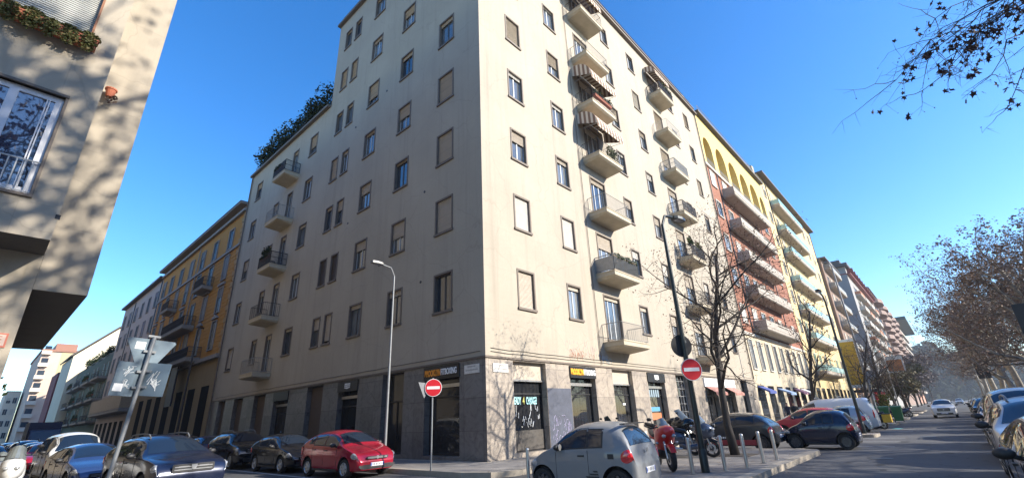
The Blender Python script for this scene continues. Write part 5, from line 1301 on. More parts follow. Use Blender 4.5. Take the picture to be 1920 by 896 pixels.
# --- hatchback
hatch = dict(L=3.88, W=1.68, H=1.52, wb=2.46, fo=.74, r=.305, top=[(0,.42),(.03,.62),(.14,.76),(.45,.90),(.86,1.01),(1.1,1.16),(1.5,1.40),(1.85,1.50),(2.3,1.53),(3.0,1.49),(3.35,1.40),(3.6,1.15),(3.78,.92),(3.88,.5)], belt=[(0,.62),(.9,.93),(2.6,1.0),(3.88,1.02)],
    side=((1.26,2.05,.10,.74),(2.13,2.85,.10,.74),(2.93,3.22,.2,.64)), ws=(1.0,1.62), rw=(3.30,3.62), hl=(.02,.42,.60,.82,.40), tl=(.3,.03,.72,1.05), grille=(.42,.58,.67), mirror_x=1.33)
red = make_car('hatchback_car', 'cherry red rounded hatchback at the front of the kerbside row', paint=P_red, **hatch); red['group'] = gk
q = MB(); 
for sg in (1,-1): q.lathe([(.05,1.93),(.045,1.95)], 12, 'x', (0,sg*.52,.36))
q.build('fog_lamp', M_lamp, red)
q = MB(); q.prism([(-.7,.36),(-.62,.30),(.62,.30),(.7,.36),(.7,.41),(-.7,.41)], 1.93, 1.952, 'x'); q.build('bumper_strip', M_dark, red)
red.location = (9.55, 17.0, 0); red.rotation_euler = (0,0,R(-88))
hat2 = make_car('hatchback_car', 'black five door hatchback with bright alloy wheels behind the red one', 4.0, 1.70, 1.47, 2.47, .82, .315,
    [(0,.42),(.03,.60),(.16,.74),(.5,.86),(1.0,.96),(1.25,1.12),(1.75,1.36),(2.1,1.455),(2.6,1.47),(3.2,1.42),(3.55,1.28),(3.8,1.02),(3.93,.88),(4.0,.5)], [(0,.60),(1.0,.88),(2.8,.95),(4.0,.98)], .19, P_black,
    side=((1.42,2.25,.10,.72),(2.33,3.05,.10,.72),(3.12,3.4,.2,.6)), ws=(1.15,1.85), rw=(3.45,3.78), hl=(.02,.5,.58,.76,.42), tl=(.3,.03,.72,.98), grille=(.45,.48,.60), mirror_x=1.5, spokes=5)
hat2['group'] = gk; hat2.location = (9.5, 21.8, 0); hat2.rotation_euler = (0,0,R(-89))
suv = make_car('suv_car', 'dark navy sport utility car with roof rails facing the camera on the left', 4.32, 1.82, 1.69, 2.67, .83, .35,
    [(0,.48),(.02,.80),(.14,.95),(.5,1.04),(1.1,1.12),(1.3,1.24),(1.75,1.52),(2.1,1.62),(2.7,1.65),(3.5,1.62),(3.85,1.50),(4.08,1.2),(4.24,1.02),(4.32,.55)], [(0,.80),(1.2,1.03),(3.0,1.08),(4.32,1.12)], .25, P_blue,
    side=((1.5,2.3,.10,.74),(2.38,3.15,.10,.74),(3.22,3.7,.15,.66)), ws=(1.2,1.88), rw=(3.75,4.05), noseW=.86, hl=(.02,.36,.74,.93,.52), tl=(.26,.03,.85,1.2), grille=(.50,.70,.90), mirror_x=1.55, rails=True, wheel_w=.22)
suv['group'] = gl_; suv.location = (4.05, 17.6, 0); suv.rotation_euler = (0,0,R(-84))
q = MB()
for yy in (-1,1):
    for k in range(2): q.box(2.17, 2.178, yy*.12, yy*.36, .765+k*.07, .778+k*.07)
q.prism([(-.07,.88),(.07,.88),(.055,.80),(.03,.76),(-.03,.76),(-.055,.80)], 2.17, 2.19, 'x'); q.build('chrome_badge', M_rim, suv)
s2 = car_copy(suv, (9.35,26.9,0), R(-90), 'black sport utility car with roof rails third in the kerbside row', gk, P_black)
s3 = car_copy(hat2, (9.4,31.8,0), R(-90), 'black hatchback partly hidden fourth in the kerbside row', gk, P_navy2)
s4 = car_copy(red, (9.4,36.4,0), R(-90), 'dark hatchback fifth in the kerbside row', gk, P_dgrey); s5 = car_copy(suv, (9.3,41.6,0), R(-90), 'dark utility car sixth in the kerbside row', gk, P_black); car_copy(hat2, (9.3,47,0), R(-90), 'silver hatchback last in the kerbside row', gk, P_silver)
b1 = car_copy(hat2, (3.1,22.6,0), R(-84), 'dark blue hatchback between the navy utility car and the white van', gl_, P_navy2)
van = make_car('passenger_van', 'white passenger van with a broad windscreen in the left hand row', 4.6, 1.85, 1.9, 2.9, .85, .33,
    [(0,.5),(.02,.78),(.16,.95),(.55,1.10),(.85,1.22),(1.2,1.50),(1.6,1.78),(1.9,1.87),(2.8,1.9),(4.2,1.87),(4.42,1.7),(4.55,1.1),(4.6,.55)], [(0,.78),(.9,1.08),(4.6,1.12)], .22, P_white,
    side=((1.15,1.95,.08,.76),(2.05,2.95,.08,.76),(3.05,4.1,.08,.76)), ws=(.82,1.62), rw=(4.42,4.56), noseW=.82, tailW=.93, hl=(.02,.5,.72,.98,.5), tl=(.2,.02,.9,1.35), grille=(.48,.62,.74), mirror_x=1.15, wheel_w=.2)
van['group'] = gl_; van.location = (3.15, 28.2, 0); van.rotation_euler = (0,0,R(-88))
x_ = [(3.4,33.6,red,P_black,'black hatchback just behind the white van'),(3.1,38.4,hat2,P_red,'small red car farther back in the left hand row'),(3.1,43.2,red,P_dgrey,'dark grey hatchback beyond the small red car'),(3.0,48.2,suv,P_blue,'dark blue utility car beyond the grey hatchback'),(2.8,53.6,hat2,P_silver,'silver car second from the far end of the left hand row'),(2.6,59,red,P_navy2,'blue car at the far end of the left hand row')]
for (x, y, tp, p, lb) in x_: car_copy(tp, (x,y,0), R(-90), lb, gl_, p)
x_ = [(1.0,40.5,hat2,P_navy2,'dark blue car across the lane at the far left'),(.9,46,suv,P_dgrey,'grey utility car across the lane at the far left'),(.6,52,red,P_blue,'navy car farthest across the lane at the far left')]
for (x, y, tp, p, lb) in x_: car_copy(tp, (x,y,0), R(-90), lb, 'cars at the far left kerb', p)
# box truck far down the side street
t = thing('box_truck', 'dark blue delivery truck facing the camera far down the side street', 'truck', (4.9,66,0), R(-90))
mb = MB(); mb.box(-4.5,.4,-1.15,1.15,.8,3.2); mb.build('cargo_box', worn('navy truck box', (.02,.03,.09), .4), t)
mb = MB(); mb.prism([(.45,.5),(2.2,.5),(2.25,1.3),(1.75,2.45),(.45,2.55)], -1.05, 1.05, 'y'); mb.build('cab', worn('dark truck cab', (.03,.05,.12), .35), t)
mb = MB(); mb.face([(2.262,-.95,1.36),(2.262,.95,1.36),(1.81,.9,2.36),(1.81,-.9,2.36)]); mb.build('windshield', M_carglass, t)
for x in (1.5,-3.3):
    for sg in (1,-1): o = dup(WHEEL(.42,.26,M_rim,6), t); o.location = (x, sg*.9, .42); o.rotation_euler = (0,0,0 if sg > 0 else PI)
# nose-in bay cars and the white panel van
redc = car_copy(red, (31.75,6.35,0), R(91), 'red rounded hatchback beside the second lamp post', gb, P_red2)
lb = car_copy(smart, (33.75,5.15,0), R(90), 'pale blue grey tiny car with red rear lamps beside the white panel van', gb, P_lblue)
for ch in list(lb.children):
    if ch.name.startswith(('stripes','air_intake','roof_spoiler')): bpy.data.objects.remove(ch)
pv = make_car('panel_van', 'white panel van parked nose in beyond the second lamp post', 5.1, 1.95, 1.98, 3.1, .95, .35,
    [(0,.5),(.02,.8),(.2,1.0),(.7,1.15),(1.0,1.28),(1.35,1.55),(1.8,1.86),(2.1,1.96),(3.2,1.98),(4.75,1.95),(4.95,1.85),(5.07,1.2),(5.1,.55)], [(0,.8),(1.0,1.1),(5.1,1.14)], .22, P_white,
    side=((1.35,2.15,.10,.76),), ws=(.95,1.8), rw=(4.9,4.98), noseW=.84, tailW=.95, hl=(.02,.5,.75,1.0,.5), tl=(.1,.02,.8,1.3), grille=(.5,.62,.76), mirror_x=1.35, wheel_w=.22)
q = MB()
for x in (.3,-.9,-2.0): q.tube([(x,-.85,1.98),(x,-.8,2.06),(x,.8,2.06),(x,.85,1.98)], .025, 6)
q.build('roof_rack', M_irong, pv)
pv.location = (36.1, 6.15, 0); pv.rotation_euler = (0,0,R(91)); pv['group'] = gb
# oncoming traffic
on = make_car('crossover_car', 'white crossover car driving towards the camera along the avenue', 4.5, 1.84, 1.66, 2.7, .88, .34,
    [(0,.48),(.02,.78),(.16,.93),(.6,1.02),(1.1,1.10),(1.35,1.26),(1.85,1.54),(2.2,1.63),(2.9,1.66),(3.7,1.62),(4.05,1.48),(4.3,1.15),(4.44,1.0),(4.5,.55)], [(0,.78),(1.2,1.0),(4.5,1.1)], .23, P_white,
    side=((1.55,2.35,.10,.74),(2.43,3.2,.10,.74),(3.28,3.8,.15,.66)), ws=(1.25,1.98), rw=(3.95,4.28), noseW=.84, hl=(.02,.5,.76,.94,.50), tl=(.26,.03,.85,1.15), grille=(.46,.60,.86), mirror_x=1.6)
on.location = (63.5, .95, 0); on.rotation_euler = (0,0,R(180))
o = car_copy(on, (176,-1.0,0), R(180), 'small distant pale car with its lights towards the camera, far down the avenue', None, P_silver)
# parked row on the right, all facing the camera
hat3 = car_copy(hat2, (9.3,-1.22,0), R(181.5), 'dark car nearest on the right, cut off by the picture edge', gr_, P_dgrey)
rowr = [(14.6,-1.3,suv,P_silver,'silver utility car second in the right hand parked row'),(20.0,-1.4,van,P_beige,'beige people carrier third in the right hand parked row'),(25.2,-1.35,red,P_white,'white hatchback fourth in the right hand parked row'),
        (30.4,-1.7,suv,P_white,'white utility car fifth in the right hand parked row'),(35.6,-1.65,hat2,P_navy2,'blue hatchback sixth in the right hand parked row'),(40.9,-1.75,red,P_dgrey,'dark hatchback seventh in the right hand parked row'),(46.2,-1.7,suv,P_black,'black utility car eighth in the right hand parked row'),
        (51.6,-1.9,hat2,P_silver,'silver hatchback ninth in the right hand parked row'),(57,-1.9,red,P_beige,'beige hatchback tenth in the right hand parked row'),(62.5,-2,hat2,P_black,'black hatchback eleventh in the right hand parked row'),(68,-2,suv,P_silver,'silver utility car twelfth in the right hand parked row'),(75,-2,hat2,P_blue,'navy hatchback thirteenth in the right hand parked row'),(83,-2,red,P_white,'white hatchback last in the right hand parked row')]
for k, (x, y, tp, p, lb_) in enumerate(rowr): car_copy(tp, (x,y,0), R(180), lb_, gr_, p)
for key, o in list(_W.items()):
    for ch in list(o.children_recursive): bpy.data.objects.remove(ch)
    bpy.data.objects.remove(o)
# ------------------------------------------------------------------ two-wheelers
def loft(mb, secs, n=12, m=None, cap=True):   # secs: (x, z_center, half_y, half_z)
    rings = []
    for (x, zc, hy, hz) in secs:
        ring = []
        for k in range(n):
            a = 2*math.pi*k/n; c, s_ = math.cos(a), math.sin(a); ring.append(mb.pt((x, hy*abs(c)**.8*(1 if c > 0 else -1), zc+hz*abs(s_)**.8*(1 if s_ > 0 else -1))))
        rings.append(ring)
    for a, b in zip(rings, rings[1:]):
        for k in range(n): mb.fi((a[k], a[(k+1)%n], b[(k+1)%n], b[k]), m)
    if cap: mb.fi(rings[0][::-1], m); mb.fi(rings[-1], m)
def bike_wheel(t, x, r, w=.12):
    mb = MB(); mb.lathe([(r*.72,-w/2),(r*.9,-w/2),(r,-w*.2),(r,w*.2),(r*.9,w/2),(r*.72,w/2),(r*.72,-w/2)], 28, 'y', close=False); o = mb.build('wheel', M_rubber, t, smooth=True); o.location = (x,0,r)
    q = MB(); q.lathe([(r*.74,-w*.3),(r*.74,w*.3),(r*.66,w*.3),(r*.66,-w*.3)], 28, 'y', close=False)
    for k in range(5):
        q.T = Matrix.Rotation(2*math.pi*k/5, 4, 'Y'); q.box(.03, r*.7, -.015, .015, -.02, .02); q.T = None
    q.lathe([(.06,-.05),(.06,.05)], 12, 'y'); rm = q.build('rim', M_rimd, o)
    q = MB()
    for sg in (1,-1): q.lathe([(r*.48,sg*.065),(r*.3,sg*.066)], 20, 'y', close=False)
    q.build('brake_disc', M_steel, rm); return o
def motorcycle(name, label, paint, windscreen=True, tall=1.0):
    t = thing(name, label, 'motorcycle')
    bike_wheel(t, .74, .31, .12); bike_wheel(t, -.70, .31, .17)
    mb = MB(); 
    for sg in (1,-1): mb.tube([(.76,sg*.10,.31),(.66,sg*.10,.62),(.50,sg*.10,1.0)], .027, 8)
    mb.build('fork', M_steel, t)
    mb = MB(); mb.prism([(.46,.52),(.60,.66),(.80,.68),(.98,.58),(1.04,.48),(.96,.52),(.8,.60),(.62,.58)], -.075, .075, 'y'); mb.build('front_mudguard', paint, t)
    mb = MB(); loft(mb, [(.86,.98,.05,.05),(.80,.98,.15,.12),(.66,.95,.23,.2),(.45,.86,.26,.30),(.20,.78,.24,.36),(0,.70,.17,.30)]); mb.build('fairing', paint, t, smooth=True)
    mb = MB(); loft(mb, [(.32,.98,.12,.10),(.15,1.04,.17,.13),(-.08,1.0,.16,.12),(-.2,.9,.12,.08)]); mb.build('fuel_tank', paint, t, smooth=True)
    mb = MB(); loft(mb, [(-.12,.88,.13,.05),(-.35,.86,.16,.06),(-.7,.93,.14,.06),(-.98,1.0,.08,.04)]); mb.build('seat', M_dark, t, smooth=True)
    mb = MB(); loft(mb, [(-.3,.78,.12,.06),(-.7,.84,.14,.08),(-1.02,.93,.06,.05)]); mb.build('tail_fairing', paint, t, smooth=True)
    mb = MB(); loft(mb, [(.32,.5,.16,.14),(.1,.46,.20,.2),(-.25,.46,.19,.18),(-.42,.5,.12,.1)]); mb.build('engine', M_dark, t, smooth=True)
    mb = MB(); mb.tube([(-.3,.03,.4),(-.7,.08,.31)], .04, 8); mb.build('swingarm', M_rimd, t)
    mb = MB(); mb.tube([(.2,-.18,.3),(-.2,-.2,.28),(-.55,-.22,.38),(-.9,-.22,.50)], [.03,.035,.055,.06], 10); mb.build('exhaust', M_steel, t)
    mb = MB(); mb.tube([(.42,-.38,1.08),(.50,-.2,1.10),(.52,0,1.08),(.50,.2,1.10),(.42,.38,1.08)], .016, 8); 
    for sg in (1,-1): mb.tube([(.42,sg*.26,1.08),(.38,sg*.39,1.07)], .02, 8)
    mb.build('handlebar', M_dark, t)
    for sg in (1,-1):
        mb = MB(); mb.tube([(.50,sg*.28,1.1),(.52,sg*.36,1.28)], .008, 6); mb.blob((.52,sg*.40,1.31), (.02,.07,.045), 8); mb.build('mirror', M_dark, t)
        mb = MB(); mb.blob((.80,sg*.13,.88), (.06,.06,.05), 8); mb.build('headlight', M_lamp, t, smooth=True)
        mb = MB(); mb.blob((.55,sg*.27,.70), (.03,.05,.035), 8); mb.build('indicator', M_lamp, t, smooth=True)
    if windscreen:
        mb = MB(); n = 8
        for i in range(5):
            for j in range(n):
                def P(i_, j_): a = (j_/n-.5)*2; w_ = .21*(1-.25*(i_/5)**2); return (.78-.075*i_-.14*a*a, w_*a*(1-.05*i_), 1.04+.06*i_*tall-.05*a*a)
                mb.face([P(i,j),P(i+1,j),P(i+1,j+1),P(i,j+1)])
        mb.build('windscreen', mat('smoked screen', (.16,.18,.18), .12, 0, .8, coat=1), t, smooth=True)
    mb = MB(); mb.tube([(.0,.12,.28),(-.12,.30,.02)], .012, 6); mb.build('side_stand', M_irong, t)
    mb = MB(); mb.box(-1.06,-1.05,-.1,.1,.6,.74); mb.build('number_plate', M_plate, t)
    return t
def scooter(name, label, paint, screen=True):
    t = thing(name, label, 'scooter')
    bike_wheel(t, .72, .25, .12); bike_wheel(t, -.62, .25, .13)
    mb = MB(); loft(mb, [(.86,.72,.05,.10),(.74,.72,.16,.20),(.56,.76,.23,.26),(.42,.78,.2,.28),(.34,.72,.16,.26)]); mb.build('front_fairing', paint, t, smooth=True)
    mb = MB(); loft(mb, [(.46,.34,.15,.10),(.1,.28,.2,.08),(-.2,.36,.2,.14)]); mb.build('footboard', paint, t, smooth=True)
    mb = MB(); loft(mb, [(-.02,.5,.16,.18),(-.3,.58,.22,.22),(-.7,.68,.2,.18),(-1.0,.78,.08,.08)]); mb.build('rear_body', paint, t, smooth=True)
    mb = MB(); loft(mb, [(.02,.74,.12,.05),(-.2,.79,.17,.06),(-.5,.84,.17,.07),(-.85,.92,.12,.05)]); mb.build('seat', M_dark, t, smooth=True)
    mb = MB(); mb.prism([(.5,.36),(.6,.5),(.76,.54),(.95,.44),(.9,.42),(.74,.5)], -.08, .08, 'y'); mb.build('front_mudguard', paint, t)
    mb = MB(); mb.tube([(.72,.08,.25),(.62,.08,.6)], .025, 8); mb.tube([(.72,-.08,.25),(.62,-.08,.6)], .025, 8); mb.build('fork', M_steel, t)
    mb = MB(); mb.tube([(.40,-.36,1.04),(.48,-.15,1.04),(.48,.15,1.04),(.40,.36,1.04)], .018, 8); mb.build('handlebar', M_dark, t)
    mb = MB(); mb.tube([(-.1,-.2,.25),(-.5,-.22,.28),(-.85,-.22,.36)], [.03,.06,.055], 10); mb.build('exhaust', M_steel, t)
    for sg in (1,-1):
        mb = MB(); mb.tube([(.46,sg*.26,1.04),(.48,sg*.34,1.2)], .008, 6); mb.blob((.48,sg*.38,1.23), (.02,.065,.045), 8); mb.build('mirror', M_dark, t)
        mb = MB(); mb.blob((.83,sg*.09,.78), (.05,.06,.04), 8); mb.build('headlight', M_lamp, t, smooth=True)
    mb = MB(); mb.blob((-1.02,0,.8), (.03,.09,.04), 8); mb.build('tail_light', M_tail, t, smooth=True)
    if screen:
        mb = MB(); n = 6
        for i in range(3):
            for j in range(n):
                def P(i_, j_): a = (j_/n-.5)*2; w_ = .2; return (.66-.07*i_-.12*a*a, w_*a*(1-.1*i_), 1.0+.09*i_-.07*a*a)
                mb.face([P(i,j),P(i+1,j),P(i+1,j+1),P(i,j+1)])
        mb.build('windscreen', MATS.get('smoked screen') or mat('smoked screen', (.16,.18,.18), .12, 0, .8, coat=1), t, smooth=True)
    return t
mred = carpaint('motorcycle red', (.62,.02,.02), 0, .25)
m1 = motorcycle('motorcycle', 'red sport touring motorcycle with a grey windscreen beside the tiny grey car', mred); place(m1, (13.5, 6.55, .15), R(222), None, 'two wheelers on the corner island')
s1 = scooter('motor_scooter', 'dark blue grey maxi scooter parked side on behind the sign pole', carpaint('scooter blue grey', (.05,.065,.10))); place(s1, (17.0, 7.3, .15), R(-78), None, 'two wheelers on the corner island', 1.12)
m2 = motorcycle('motorcycle', 'black motorcycle behind the maxi scooter under the bare tree', carpaint('motorcycle black', (.015,.015,.018)), True, 1.3); place(m2, (17.9, 8.2, .15), R(-95), None, 'two wheelers on the corner island', 1.1)
m4 = dup(m2); place(m4, (19.0, 11.8, .15), R(5), 'dark motorcycle by the pier between two shopfronts', 'two wheelers by the shopfronts', 1.0)
def cs(tp, loc, rz, lb, g_, pm=None, s=1.0):
    o = dup(tp); place(o, loc, rz, lb, g_, s)
    if pm:
        for ch in o.children:
            if ch.name.split('.')[0] in ('front_fairing','rear_body','footboard','fairing','fuel_tank','tail_fairing','front_mudguard'): ch.material_slots[0].link = 'OBJECT'; ch.material_slots[0].material = pm
    return o
cs(s1, (1.15,21.0,0), R(-96), 'white scooter whose front pokes in at the bottom left corner', 'scooters at the bottom left', P_white, 1.2)
cs(s1, (.95,24.3,0), R(-92), 'grey scooter behind the white scooter at the bottom left', 'scooters at the bottom left', P_silver, 1.05)
for k, (x, y, rz) in enumerate(((40.6,5.0,80),(41.6,4.9,100),(42.4,4.8,85),(66,4.7,90),(67.6,4.6,100),(69.1,4.8,80))):
    cs(s1 if k % 2 else m2, (x,y,0), R(rz), ['dark motorcycle just past the white panel van','scooter second past the white panel van','motorcycle third past the white panel van','motorcycle first beyond the green bins','scooter second beyond the green bins','motorcycle third beyond the green bins'][k], 'two wheelers along the avenue kerb')
cs(s1, (39.6,4.4,0), R(95), 'scooter with a yellow delivery box just past the white panel van', 'two wheelers along the avenue kerb', P_dgrey)
t = thing('delivery_box', 'yellow delivery box on the scooter past the white panel van', 'box', (39.5,3.45,.42)); mb = MB(); mb.box(-.26,.26,-.2,.25,0,.48); mb.build('shell', worn('yellow plastic', (.62,.38,.02), .5), t); mb = MB(); mb.box(-.27,.27,-.21,.26,.482,.53); mb.build('lid', M_dark, t)
# ------------------------------------------------------------------ street furniture
bo = thing('bollard', 'steel bollard', 'bollard'); mb = MB(); mb.lathe([(.05,0),(.05,.80),(.046,.83),(.03,.845),(.001,.85)], 18, 'z', close=False); mb.build('post', M_steel, bo, smooth=False); autosmooth(bo.children[0], 40)
mb = MB(); mb.lathe([(.085,0),(.085,.012),(.052,.016)], 18, 'z', close=False); mb.build('base_collar', M_irong, bo)
bl = ['steel bollard left of the dark sign pole, nearest the red motorcycle','steel bollard just right of the dark sign pole','third steel bollard right of the sign pole','fourth steel bollard along the island kerb','last steel bollard, nearest the navy two seater','lone steel bollard at the left front of the tiny grey car']
for k, (x, y) in enumerate(((12.66,5.40),(13.59,4.91),(14.38,4.60),(15.71,4.55),(16.74,4.45),(10.95,9.45))):
    o = bo if k == 0 else dup(bo); place(o, (x,y,.15 if k < 5 else 0), 0, bl[k], 'steel bollards')
def lamp(name, label, loc, H, m, r0, armv, armL, head, tilt=(0,0), rise=.35, group='street lamps'):
    t = thing(name, label, 'street lamp', loc, 0, group); a = Vector((*armv,0)).normalized(); pts = [Vector((tilt[0]*z, tilt[1]*z, z)) for z in np.linspace(0, H-.5, 6)]
    top = pts[-1]
    mb = MB(); mb.tube(pts, [r0*(1-.45*i/5) for i in range(6)], 14); mb.lathe([(r0*1.25,0),(r0*1.25,.5),(r0*1.02,.55)], 14, 'z', close=False); mb.build('pole', m, t, smooth=False); autosmooth(t.children[-1], 40)
    arc = [top]+[top+a*(armL*.45*math.sin(R(90*k/6)))*.6+Vector((0,0,rise*1.4*(1-math.cos(R(90*k/6)))*0+rise*math.sin(R(90*k/6)))) for k in range(1,7)]+[top+a*armL+Vector((0,0,rise+.06))]
    mb = MB(); mb.tube(arc, r0*.5, 8); ar = mb.build('arm', m, t)
    mb = MB(); e = arc[-1]; sd_ = Vector((-a.y, a.x, 0))
    for i in range(1):
        P0 = e-a*.1; prof = [(0,.06),(.15,.13),(.45,.15),(.75,.10),(.8,.03)]
        L_ = head
        for (u, w_), (u2, w2) in zip(prof, prof[1:]):
            u, u2 = u*L_/.8, u2*L_/.8
            q = [P0+a*u+sd_*w_, P0+a*u2+sd_*w2, P0+a*u2-sd_*w2, P0+a*u-sd_*w_]
            mb.face([p+Vector((0,0,.05)) for p in q]); mb.face([p-Vector((0,0,.04)) for p in q][::-1]); mb.face([q[0]-Vector((0,0,.04)), q[1]-Vector((0,0,.04)), q[1]+Vector((0,0,.05)), q[0]+Vector((0,0,.05))]); mb.face([q[3]-Vector((0,0,.04)), q[2]-Vector((0,0,.04)), q[2]+Vector((0,0,.05)), q[3]+Vector((0,0,.05))])
    h = mb.build('lamp_head', m if m != M_galv else M_irong, t)
    g_ = MB(); g_.face([P0+a*.15-Vector((0,0,.045))+sd_*.1, P0+a*(head-.1)-Vector((0,0,.045))+sd_*.08, P0+a*(head-.1)-Vector((0,0,.045))-sd_*.08, P0+a*.15-Vector((0,0,.045))-sd_*.1]); g_.build('lens', M_lamp, h)
    return t
lampA = lamp('street_lamp', 'tall dark green street lamp carrying two round road signs at the corner island', (13.09,5.24,.15), 7.45, M_dgreen, .085, (1,-.18), .75, .62)
lampB = lamp('street_lamp', 'grey galvanised street lamp standing behind the red hatchback', (11.0,16.75,.15), 8.05, M_galv, .062, (-1,-.05), .72, .6)
lampC = lamp('street_lamp', 'dark street lamp at the kerb island beside the pale blue tiny car', (31.75,3.95,.14), 7.5, M_dgreen, .09, (-1,-.02), 1.4, .7)
lampD = lamp('street_lamp', 'tall light grey lamp post in front of the yellow hoarding', (51.5,5.1,.14), 14.3, M_galv, .12, (.3,1), .4, .4)
lampE = lamp('street_lamp', 'slim grey lamp post with the white banner behind it', (75.5,5.1,.14), 10.5, M_galv, .09, (-1,0), 1.2, .7)
lampF = lamp('street_lamp', 'ornate dark street lamp before the ochre block in the side street', (11.2,46.5,.15), 10.2, M_iron, .10, (.5,1), 1.0, .6)
lampG = lamp('street_lamp', 'slim street lamp on the central reservation far down the avenue', (110,-3.9,.13), 9, M_galv, .09, (0,1), 1.8, .7)
# no entry signs
def disc(par, c, face_ang, r, bar=True, name='sign_disc', m=None, thick=.012):
    mb = MB(); mb.lathe([(r,-thick),(r,0)], 36, 'y'); o = mb.build(name, m or M_white, par); o.location = c; o.rotation_euler = (0,0,face_ang)
    return o
def no_entry(par, c, ang, r=.3):
    o = disc(par, c, ang, r, m=M_galv)
    mb = MB(); mb.lathe([(r*.985,-.013),(r*.985,-.0165)], 36, 'y'); mb.build('white_rim', M_white, o)
    mb = MB(); mb.lathe([(r*.93,-.017),(r*.93,-.0195)], 36, 'y'); mb.build('red_face', M_red, o)
    mb = MB(); mb.box(-r*.74,r*.74,-.0225,-.020,-r*.16,r*.16); mb.build('white_bar', M_white, o)
    mb = MB()
    for dz in (-.12,.12): mb.box(-.07,.07,.001,.05,dz-.015,dz+.015)
    mb.build('bracket', M_galv, o); return o
t1 = no_entry(lampA, (-.08,-.13,2.55), R(-42))
o = disc(lampA, (-.02,.06,3.22), R(-40), .31, m=M_black); mb = MB(); mb.box(.03,.16,-.0165,-.0135,.08,.15); mb.build('sticker', M_irong, o)
t = thing('no_entry_sign', 'slim pole with a red and white no entry disc at the shaded street corner', 'road sign', (10.63,13.43,.15))
mb = MB(); mb.tube([(0,0,0),(0,0,2.95)], .03, 12); mb.build('pole', M_galv, t); no_entry(t, (-.0,-.045,2.62), R(-38-0), .3)
mb = MB(); mb.prism([(-.52,.32),(-.02,.26),(-.3,-.22)], .05, .06, 'y'); o = mb.build('triangular_plate', M_galv, t); o.location = (.02,.0,2.5); o.rotation_euler = (0,0,R(-20))
t = thing('give_way_sign', 'leaning grey pole carrying the backs of one triangular and two square road signs', 'road sign', (3.33,17.2-3.2,0)); 
SIGN_T = t
def back_sign(par, poly, z, yaw, dx=0, off=.05, stickers=(), tags=0, nm='sign_back'):
    mb = MB(); mb.prism(poly, off, off+.014, 'y'); o = mb.build(nm, worn('sign back grey', (.15,.20,.24), .5, .4, .25, 4), par); o.location = (dx,0,z); o.rotation_euler = (0,0,yaw)
    for (x0,x1,za,zb) in stickers: q = MB(); q.box(x0,x1,off-.003,off-.0005,za,zb); q.build('sticker', M_white, o)
    if tags:
        q = MB(); rn = random.Random(tags)
        for _ in range(9):
            cx_, cz = rn.uniform(min(p[0] for p in poly)+.12, max(p[0] for p in poly)-.12), rn.uniform(-.12,.16); pts = [(cx_+rn.uniform(-.07,.07), off-.003, cz+rn.uniform(-.09,.09)) for _ in range(4)]; q.tube(pts, .005, 4)
        q.build('spray_tag', mat('white spray', (.6,.62,.62), .7), o)
    q = MB()
    for dz in (-.13,.13): q.box(-.09,.09,.0,off-.001,dz-.018,dz+.018)
    q.build('bracket', M_galv, o); return o
# ------------------------------------------------------------------ bins, people, small things
def bin_(loc, lb, rz=0):
    t = thing('waste_bin', lb, 'bin', loc, rz, 'green waste bins'); M = worn('green bin plastic', (.02,.13,.04), .5)
    mb = MB(); a = [(-.26,-.30,.1),(.26,-.30,.1),(.26,.30,.1),(-.26,.30,.1)]; b = [(-.32,-.36,1.05),(.32,-.36,1.05),(.32,.36,1.05),(-.32,.36,1.05)]
    mb.face(a[::-1]); mb.face(b)
    for k in range(4): mb.face([a[k],a[(k+1)%4],b[(k+1)%4],b[k]])
    mb.build('tub', M, t); mb = MB(); mb.prism([(-.36,1.06),(.36,1.06),(.33,1.14),(-.30,1.20),(-.36,1.16)], -.34, .34, 'x'); mb.build('lid', M, t)
    for sg in (1,-1): q = MB(); q.lathe([(.1,sg*.24),(.1,sg*.29)], 14, 'x', (0,.28,.1)); q.build('wheel', M_rubber, t)
    mb = MB(); mb.box(-.12,.12,-.345,-.342,.55,.75); q = mb.build('sticker', M_white, t); q.rotation_euler = (R(-3.5),0,0)
for k, (x, y) in enumerate(((48.2,3.5),(48.4,4.3),(48.5,5.1),(48.6,5.9))): bin_((x,y,.14 if k else .14), ['green wheeled bin nearest the road','green wheeled bin second from the road','green wheeled bin third from the road','green wheeled bin farthest from the road'][k], R(90))
M_skin = worn('skin', (.45,.28,.20), .6, 0, .1)
